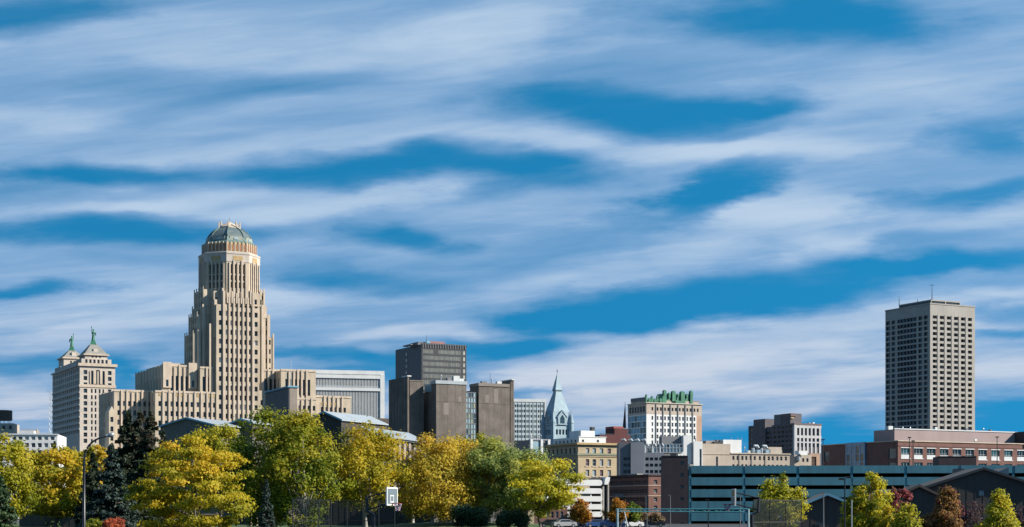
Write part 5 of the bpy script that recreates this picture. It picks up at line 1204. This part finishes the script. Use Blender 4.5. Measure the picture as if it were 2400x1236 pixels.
def trees():
    T = tree
    T('maple_tree', 'yellow-green maple filling the left edge of the view', 'round', 5, 235, -75, 82, 1018, 1222, YELG, 13000, .22, 90, tint=(.6,.2))
    spruce('green spruce at the bottom left corner', 2, 215, -52, 50, 1118, SPRG, 9000, .22)
    T('honey_locust', 'large orange-yellow tree left of the street lamp', 'round', 130, 262, 44, 218, 1044, 1218, YEL, 19000, .24, 90, .2, .5, tint=(.66,.2))
    T('young_tree', 'pale yellow tree tops behind, just right of the white gridded building', 'cone', 165, 330, 135, 205, 1036, 1130, YEL, 3500, .26, 34, tint=(.4,.2))
    T('young_tree', 'narrow pale yellow tree against the base of the pale stone tower', 'oval', 205, 325, 178, 250, 1040, 1140, YEL, 3500, .26, 34, tint=(.5,.2))
    T('young_tree', 'orange-topped tree between the street lamp and the dark spruces', 'round', 232, 318, 205, 262, 1044, 1150, YELO, 4500, .26, 36, .2, .6, tint=(.7,.2))
    spruce('small dark spruce poking up under the white gridded building', 128, 300, 106, 152, 1036, SPRG, 3500, .24)
    for px_, pt_, l in ((300, 966, 'leftmost of the three tall dark spruces'), (328, 964, 'middle one of the three tall dark spruces with a rusty tip'), (353, 968, 'rightmost of the three tall dark spruces with a rusty tip')):
        spruce(l, px_, 246+(px_ % 7)*3, px_-112, px_+92, pt_, SPR, 30000, .30, tip=px_ > 310, group='tall dark spruces left of the big yellow tree')
    spruce('blue-green spruce right behind the street lamp', 262, 226, 190, 340, 1042, SPRB, 15000, .26)
    spruce('dark small-topped spruce touching the street lamp', 218, 232, 168, 270, 1062, SPR, 12000, .24)
    spruce('dark green spruce half hidden between the tall spruces and the dark gable', 382, 262, 330, 450, 1008, SPR, 12000, .24)
    T('honey_locust', 'big golden honey locust with layered branches left of centre', 'dome', 448, 215, 312, 590, 1022, 1240, YEL, 24000, .20, 130, .145, .38, tint=(.62,.2), tr=.24, hollow=.35)
    T('poplar_tree', 'yellow-green poplar behind the golden honey locust', 'tall', 515, 300, 436, 590, 984, 1200, YELG, 13000, .25, 80, tint=(.55,.2))
    T('poplar_tree', 'left half of the tall green poplar pair below the art deco tower', 'tall', 620, 288, 540, 716, 956, 1240, GRNY, 22000, .24, 100, .18, .9, tint=(.62,.22), trunk=BARKW, bare=20)
    T('poplar_tree', 'right half of the tall green poplar pair below the mono-pitch townhouse', 'tall', 715, 282, 628, 792, 966, 1240, GRNY, 22000, .24, 100, .18, .9, tint=(.68,.22), trunk=BARKW, bare=20)
    spruce('small blue spruce under the green poplars', 625, 240, 603, 648, 1128, SPRB, 3500, .18)
    T('poplar_tree', 'golden poplar between the green pair and the birches', 'round', 858, 292, 770, 945, 986, 1196, YEL, 16000, .23, 95, .18, .85, tint=(.52,.2), trunk=BARKW, bare=14)
    T('birch_tree', 'sparse brownish birch left of the orange birch', 'oval', 968, 318, 928, 1012, 1042, 1180, BROWNL, 5000, .22, 50, .16, .9, tint=(.65,.25), trunk=BARKW, hollow=.3)
    T('birch_tree', 'orange-yellow birch with a white trunk in front of the brown complex', 'dome', 1014, 300, 934, 1110, 1012, 1212, YELO, 17000, .23, 100, .17, .8, tint=(.6,.2), trunk=BARKW, tr=.22, bare=12)
    T('birch_tree', 'orange-yellow birch with a leaning white trunk, right of its twin', 'dome', 1060, 306, 1000, 1162, 1018, 1206, YELO, 15000, .23, 90, .17, .8, tint=(.55,.22), trunk=BARKW, tr=.18, bare=12)
    T('birch_tree', 'slender birch whose pale trunk stands between the two orange crowns', 'oval', 1066, 322, 1030, 1120, 1060, 1180, YELO, 5000, .22, 40, trunk=BARKW, tr=.16)
    T('poplar_tree', 'green poplar top behind the orange birch', 'round', 1130, 330, 1068, 1190, 1016, 1170, GRNY, 10000, .26, 70, tint=(.55,.2))
    T('ash_tree', 'grey-green ash right of the orange birches', 'round', 1140, 302, 1085, 1232, 1030, 1212, GRNG, 15000, .23, 90, .18, .8, tint=(.42,.2), tr=.2, trunk=BARKW)
    T('ash_tree', 'grey-green ash nearer the car park', 'round', 1232, 300, 1160, 1296, 1048, 1218, GRNG, 13000, .23, 85, .18, .8, tint=(.55,.2), tr=.22)
    T('honey_locust', 'lime-yellow layered tree at the edge of the car park', 'round', 1268, 282, 1200, 1352, 1066, 1212, LIME, 11000, .22, 80, .19, .42, tint=(.55,.22), tr=.2, hollow=.3)
    for px_, a, c, t, l in ((1082, 1052, 1112, 1176, 'dark green yew shrub under the orange birches'), (1120, 1098, 1140, 1184, 'second dark green shrub, right of the leaning birch'), (1180, 1162, 1202, 1196, 'low dark shrub left of the round yew'), (1222, 1202, 1241, 1190, 'round dark yew at the edge of the car park')):
        T('evergreen_shrub', l, 'round', px_, 286, a, c, t, 1238, SPRG, 4000, .16, 40, .3, .9, tint=(.35,.2), cat='shrub', tr=.1, hollow=.6)
    # by the car park
    T('street_tree', 'small oval orange tree in front of the white parking ramp', 'oval', 1359, 262, 1336, 1384, 1168, 1228, ORNG, 5000, .15, 46, .26, tint=(.45,.2), tr=.1)
    T('street_tree', 'yellow-orange small tree right of the ramp stair', 'oval', 1446, 272, 1422, 1470, 1168, 1226, ORNG, 4500, .15, 46, .26, tint=(.28,.2), tr=.1)
    T('street_tree', 'dark olive small tree behind the teal gantry post', 'round', 1480, 276, 1462, 1502, 1177, 1224, GRNY, 3500, .15, 40, .28, tint=(.15,.15), tr=.1)
    for px_, a, c, l in ((1508, 1492, 1526, 'thin straw-coloured bush below the brick building'), (1540, 1522, 1554, 'thin straw-coloured bush touching the stair tower')):
        T('scrub_bush', l, 'round', px_, 300, a, c, 1200, 1228, leafmat('straw_leaves', [(.16,.11,.06),(.28,.20,.10),(.34,.24,.12)]), 1100, .16, 26, .3, tr=.06, cat='bush')
    # right side
    T('maple_tree', 'round yellow-green maple in front of the teal garage', 'dome', 1820, 205, 1764, 1884, 1108, 1240, LIME, 13000, .17, 90, .17, .85, tint=(.36,.24), hollow=.45)
    T('maple_tree', 'tall yellow-green maple left of the two conical yellow trees', 'oval', 2037, 205, 1984, 2096, 1104, 1300, LIME, 15000, .17, 100, .18, .85, tint=(.38,.24))
    T('pyramidal_tree', 'conical yellow tree with a pink-red tree behind it', 'cone', 2122, 190, 2078, 2170, 1162, 1290, LIME, 9000, .15, 80, .2, .8, tint=(.48,.22))
    T('maple_tree', 'pink-red sparse treetop behind the left conical yellow tree', 'round', 2108, 215, 2080, 2136, 1140, 1230, PINKL, 4000, .16, 50, .2, tint=(.5,.2), tr=.12)
    T('pyramidal_tree', 'golden shrubby tree pressed against the tall yellow-green maple', 'oval', 2082, 200, 2056, 2112, 1180, 1290, YEL, 4500, .15, 50, .22, tint=(.55,.2), tr=.12)
    T('maple_tree', 'rust and pink maple in front of the large dark gable', 'cone', 2216, 205, 2172, 2262, 1128, 1245, RUST, 8000, .16, 80, .18, tint=(.5,.22), tr=.14)
    T('pyramidal_tree', 'conical yellow-green tree near the right edge', 'cone', 2340, 190, 2292, 2392, 1146, 1270, LIME, 10000, .15, 85, .2, .8, tint=(.48,.22))
    T('bare_tree', 'thin purplish tree between the rust maple and the right conical tree', 'round', 2272, 225, 2246, 2308, 1172, 1240, PURP, 1300, .13, 40, .2, tr=.1, bare=12)
    T('bare_tree', 'thin purplish tree cut by the right edge', 'round', 2398, 225, 2372, 2432, 1180, 1250, PURP, 1300, .13, 40, .2, tr=.1, bare=12)
    T('shrub', 'brownish shrub right of the left conical yellow tree', 'round', 2172, 205, 2150, 2198, 1206, 1250, RUST, 2200, .14, 36, .25, tr=.06, cat='shrub', tint=(.3,.2))
    T('shrub', 'coral-orange bush at the foot of the dark spruces', 'round', 268, 140, 243, 293, 1212, 1246, CORAL, 2600, .09, 44, .3, tr=.05, cat='bush', tint=(.5,.25))
    T('shrub', 'yellow-green grassy shrub right of the street lamp foot', 'round', 215, 140, 198, 236, 1216, 1246, YELG, 1500, .08, 30, .3, tr=.05, cat='shrub', tint=(.35,.2))
trees()

# ================================================================== street furniture
def lamps():
    D = 118; x = wx(197, D); e = link('street_lamp', None, None, (x, D, 0), 0, label='tall dark street lamp with a curved arm at the left', category='street lamp')
    k = D/FP; p = [(0,0,0), (0,0,wz(1110, D)), (.02,0,wz(1075, D))] + [((px_-197)*k, 0, wz(py, D)) for px_, py in ((200,1060),(207,1046),(218,1035),(232,1027.5),(250,1023))]
    mb = MB(); mb.tube(p, [.13,.10,.085,.08,.075,.07,.06,.05], STEELG if 0 else STEEL, 8); link('pole', mb.mesh('pole', True), e)
    mb = MB(); a = ((249-197)*k, 0, wz(1022.5, D)); c = ((268-197)*k, 0, wz(1019, D))
    mb.tube([a, ((256-197)*k, 0, wz(1020.5, D)), ((263-197)*k, 0, wz(1019, D)), c], [.07,.16,.19,.08], GALV, 8); link('lamp_head', mb.mesh('lamp_head', True), e)
    for px_, pt, D_, l in ((1571,1162,300,'thin grey lamp post in front of the brick stair tower'), (1516,1206,280,'short pale post below the brick building'), (1660,1172,230,'black lamp post in front of the lower garage level'), (1735,1163,240,'grey lamp post left of the round maple'), (1930,1155,220,'thin grey post before the dark brown gable')):
        x = wx(px_, D_); h = wz(pt, D_); e = link('lamp_post', None, None, (x, D_, 0), 0, label=l, category='lamp post')
        mm = STEEL if px_ == 1660 else STEELG
        mb = MB(); mb.tube([(0,0,0),(0,0,h)], [.10,.06], mm, 7); link('pole', mb.mesh('pole'), e)
        mb = MB(); mb.box(-.35,.1,-.12,.12,h-.02,h+.12, mm); link('lamp_head', mb.mesh('lamp_head'), e)
    D_ = 190; x = wx(1980, D_); h = wz(1121, D_); e = link('lamp_post', None, None, (x, D_, 0), 0, label='dark twin-headed floodlight post beside the tall maple', category='lamp post')
    mb = MB(); mb.tube([(0,0,0),(0,0,h)], [.11,.07], STEEL, 7); link('pole', mb.mesh('pole'), e)
    for s in (-1, 1): 
        mb = MB(); mb.box(-.28+s*.42,.28+s*.42,-.2,.2,h-.12+.1*s,h+.12+.1*s, STEEL); link('floodlight', mb.mesh('floodlight'), e)
    x = wx(1996, D_); e = link('post', None, None, (x, D_, 0), 0, label='pale slim post half hidden by the tall yellow-green maple', category='post'); mb = MB(); mb.tube([(0,0,0),(0,0,wz(1172,D_))], .08, GALV, 7); link('pole', mb.mesh('pole'), e)
    for px_, pt, l in ((2131.5,1026,'left lamp post on the roof of the teal garage'), (2140,1034,'short lamp post next to the left one on the garage roof'), (2337,1025,'right lamp post on the roof of the teal garage'), (1929,1031,'small lamp post over the dark left wing of the brick building')):
        D_ = 412; x = wx(px_, D_); z0 = wz(1103, 400); h = wz(pt, D_); e = link('lamp_post', None, None, (x, D_, z0), 0, label=l, category='lamp post', group='lamp posts on the garage roof')
        mb = MB(); mb.tube([(0,0,0),(0,0,h-z0)], [.13,.09], STEEL, 6); link('pole', mb.mesh('pole'), e); mb = MB(); mb.box(-.4,.4,-.2,.2,h-z0-.1,h-z0+.15, STEEL); link('lamp_head', mb.mesh('lamp_head'), e)
lamps()

def hoops():
    def hoop(label, px, D, side, phi):
        # side +1: arm reaches right; phi: heading of the arm
        e = link('basketball_hoop', None, None, (wx(px, D), D, 0), phi, label=label, category='basketball hoop')
        zb = wz(1205, D); 
        mb = MB(); mb.tube([(.15,0,0),(.15,0,2.35),(-.25,0,2.55),(-.3,0,3.55)], [.13,.13,.12,.10], STEEL, 8); link('pole', mb.mesh('pole'), e)
        for z0, z1 in ((3.45, 3.85), (2.65, 3.1)):
            mb = MB(); mb.tube([(-.3,0,z0),(1.35,0,z1)], .05, STEEL, 6); link('arm', mb.mesh('arm'), e)
        glass = mat('backboard_glass', (.17,.21,.23), .2, .1, 1.0)
        mb = MB(); mb.box(1.36,1.40,-.9,.9,2.98,4.02, glass); link('backboard', mb.mesh('backboard'), e)
        mb = MB(); 
        for y0, y1, z0, z1 in ((-.93,.93,3.98,4.07),(-.93,.93,2.93,3.02),(-.93,-.83,3.021,3.979),(.83,.93,3.021,3.979)): mb.box(1.34,1.425,y0,y1,z0,z1, WHITE)
        link('board_frame', mb.mesh('board_frame'), e)
        mb = MB()
        for y0, y1, z0, z1 in ((-.3,.3,3.52,3.58),(-.3,.3,3.12,3.18),(-.3,-.24,3.181,3.519),(.24,.3,3.181,3.519)): mb.box(1.401,1.41,y0,y1,z0,z1, WHITE)
        link('target_square', mb.mesh('target_square'), e)
        red = mat('rim_red', (.45,.05,.04), .5); mb = MB(); mb.tube([(1.42+.38+.23*math.cos(a),.23*math.sin(a),3.05) for a in np.linspace(0, 2*math.pi, 19)], .02, red, 6, False); mb.box(1.41,1.6,-.08,.08,3.0,3.07, red); link('rim', mb.mesh('rim'), e)
        mb = MB(); nm = [mat('net_white', (.7,.7,.7), .9), red, mat('net_blue', (.05,.10,.4), .9)]
        for i in range(12):
            for s in (1, -1):
                a0 = 2*math.pi*i/12; pts = []
                for j in range(5): r = .23-.025*j*1.0; a = a0+s*j*.26; pts.append((1.80+r*math.cos(a), r*math.sin(a), 3.04-.11*j))
                mb.tube(pts, .012, nm[i % 3], 3, False)
        link('net', mb.mesh('net'), e)
    hoop('basketball hoop with a white-framed backboard in front of the dark house', 870, 104, 1, R(-17))
    hoop('basketball hoop seen edge-on in front of the teal garage', 1768, 110, 1, R(180))
hoops()

def fences():
    def fence(label, pa, Da, pb, Db, h, npost, sp=.15):
        xa, xb = wx(pa, Da), wx(pb, Db); L = math.hypot(xb-xa, Db-Da); a = math.atan2(Db-Da, xb-xa)
        e = link('chain_link_fence', None, None, (xa, Da, 0), a, label=label, category='fence')
        for i in range(npost):
            mb = MB(); x = L*i/(npost-1); mb.tube([(x,0,0),(x,0,h)], .045, STEEL, 6); link('fence_post', mb.mesh('fence_post'), e)
        for zz in (.08, h*.5, h-.03): mb = MB(); mb.tube([(0,0,zz),(L,0,zz)], .028, STEEL, 6); link('rail', mb.mesh('rail'), e)
        mb = MB(); n = int((L+h)/sp)
        for i in range(n):
            for s in (1, -1):
                x0 = i*sp-h if s > 0 else i*sp; x1 = x0+h if s > 0 else x0-h
                # clip to [0, L]
                def zat(x): return (x-x0)/(x1-x0)*h
                a0, a1 = max(0, min(x0, x1)), min(L, max(x0, x1))
                if a1-a0 < .05: continue
                za, zb_ = zat(a0), zat(a1); w = .011
                mb.quad((a0,-.002*s,za-w),(a1,-.002*s,zb_-w),(a1,-.002*s,zb_+w),(a0,-.002*s,za+w), STEEL); 
        link('wire_mesh', mb.mesh('wire_mesh'), e, kind='stuff')
    fence('tall black chain-link court fence in front of the golden poplar', 686, 139, 775, 150, 3.66, 4)
    fence('tall black chain-link court fence running behind the basketball hoop', 776, 150, 925, 150, 3.6, 5)
    fence('tall black chain-link fence in front of the round maple', 1766, 128, 1878, 132, 3.5, 4, .09)
fences()

def gantry():
    D = 165; e = link('pipe_frame', None, None, (wx(1447, D), D, 0), 0, label='teal horizontal pipe truss on two posts in front of the stair tower and garage', category='gantry')
    L = wx(1754, D)-wx(1447, D); z1 = wz(1193.5, D); z0 = wz(1199.5, D)
    for zz in (z1, z0): mb = MB(); mb.tube([(-.15,0,zz),(L,0,zz)], .055, TEALS, 6); link('chord', mb.mesh('chord'), e)
    n = 22
    for i in range(n): mb = MB(); x = L*i/n; mb.tube([(x,0,z0 if i % 2 else z1),(x+L/n,0,z1 if i % 2 else z0)], .03, TEALS if i % 3 else GALV, 5); link('lattice_bar', mb.mesh('lattice_bar'), e)
    for x in (0, L): mb = MB(); mb.tube([(x,0,0),(x,0,z1)], .12, mat('pale_teal_post', (.30,.42,.44), .5, .25, 1.5), 8); link('post', mb.mesh('post'), e)
    mb = MB(); mb.tube([(.7,0,z0),(1.25,0,0)], .06, GALV, 6); link('brace', mb.mesh('brace'), e)
gantry()

def parked():
    rows = [(1292,296,'dark','dark car under the lime-yellow tree'),(1312,300,'teal','teal car right of the lime-yellow tree trunk'),(1322,292,'silver','silver car left of the small orange tree'),(1345,300,'blue','blue car behind the small orange tree'),
            (1372,300,'dark','dark car right of the small orange tree'),(1396,290,'blue','blue car below the white ramp'),(1412,292,'dark','dark car before the ramp stair'),(1436,285,'blue','bright blue car left of the teal gantry post'),
            (1462,296,'silver','silver car under the gantry brace'),(1478,290,'white','white car right of the gantry post'),(1500,300,'dark','dark car below the straw-coloured bushes'),(1530,300,'dark','dark car beside the brick stair tower')]
    for px, D, c, l in rows: car(wx(px, D), D, R(random.choice([4, 176, 20, 160])), c, CC[c], l, 'cars in the car park', .012)
parked()
print('objects', len(bpy.data.objects), 'tris', sum(len(o.data.polygons) for o in bpy.data.objects if o.type == 'MESH'))
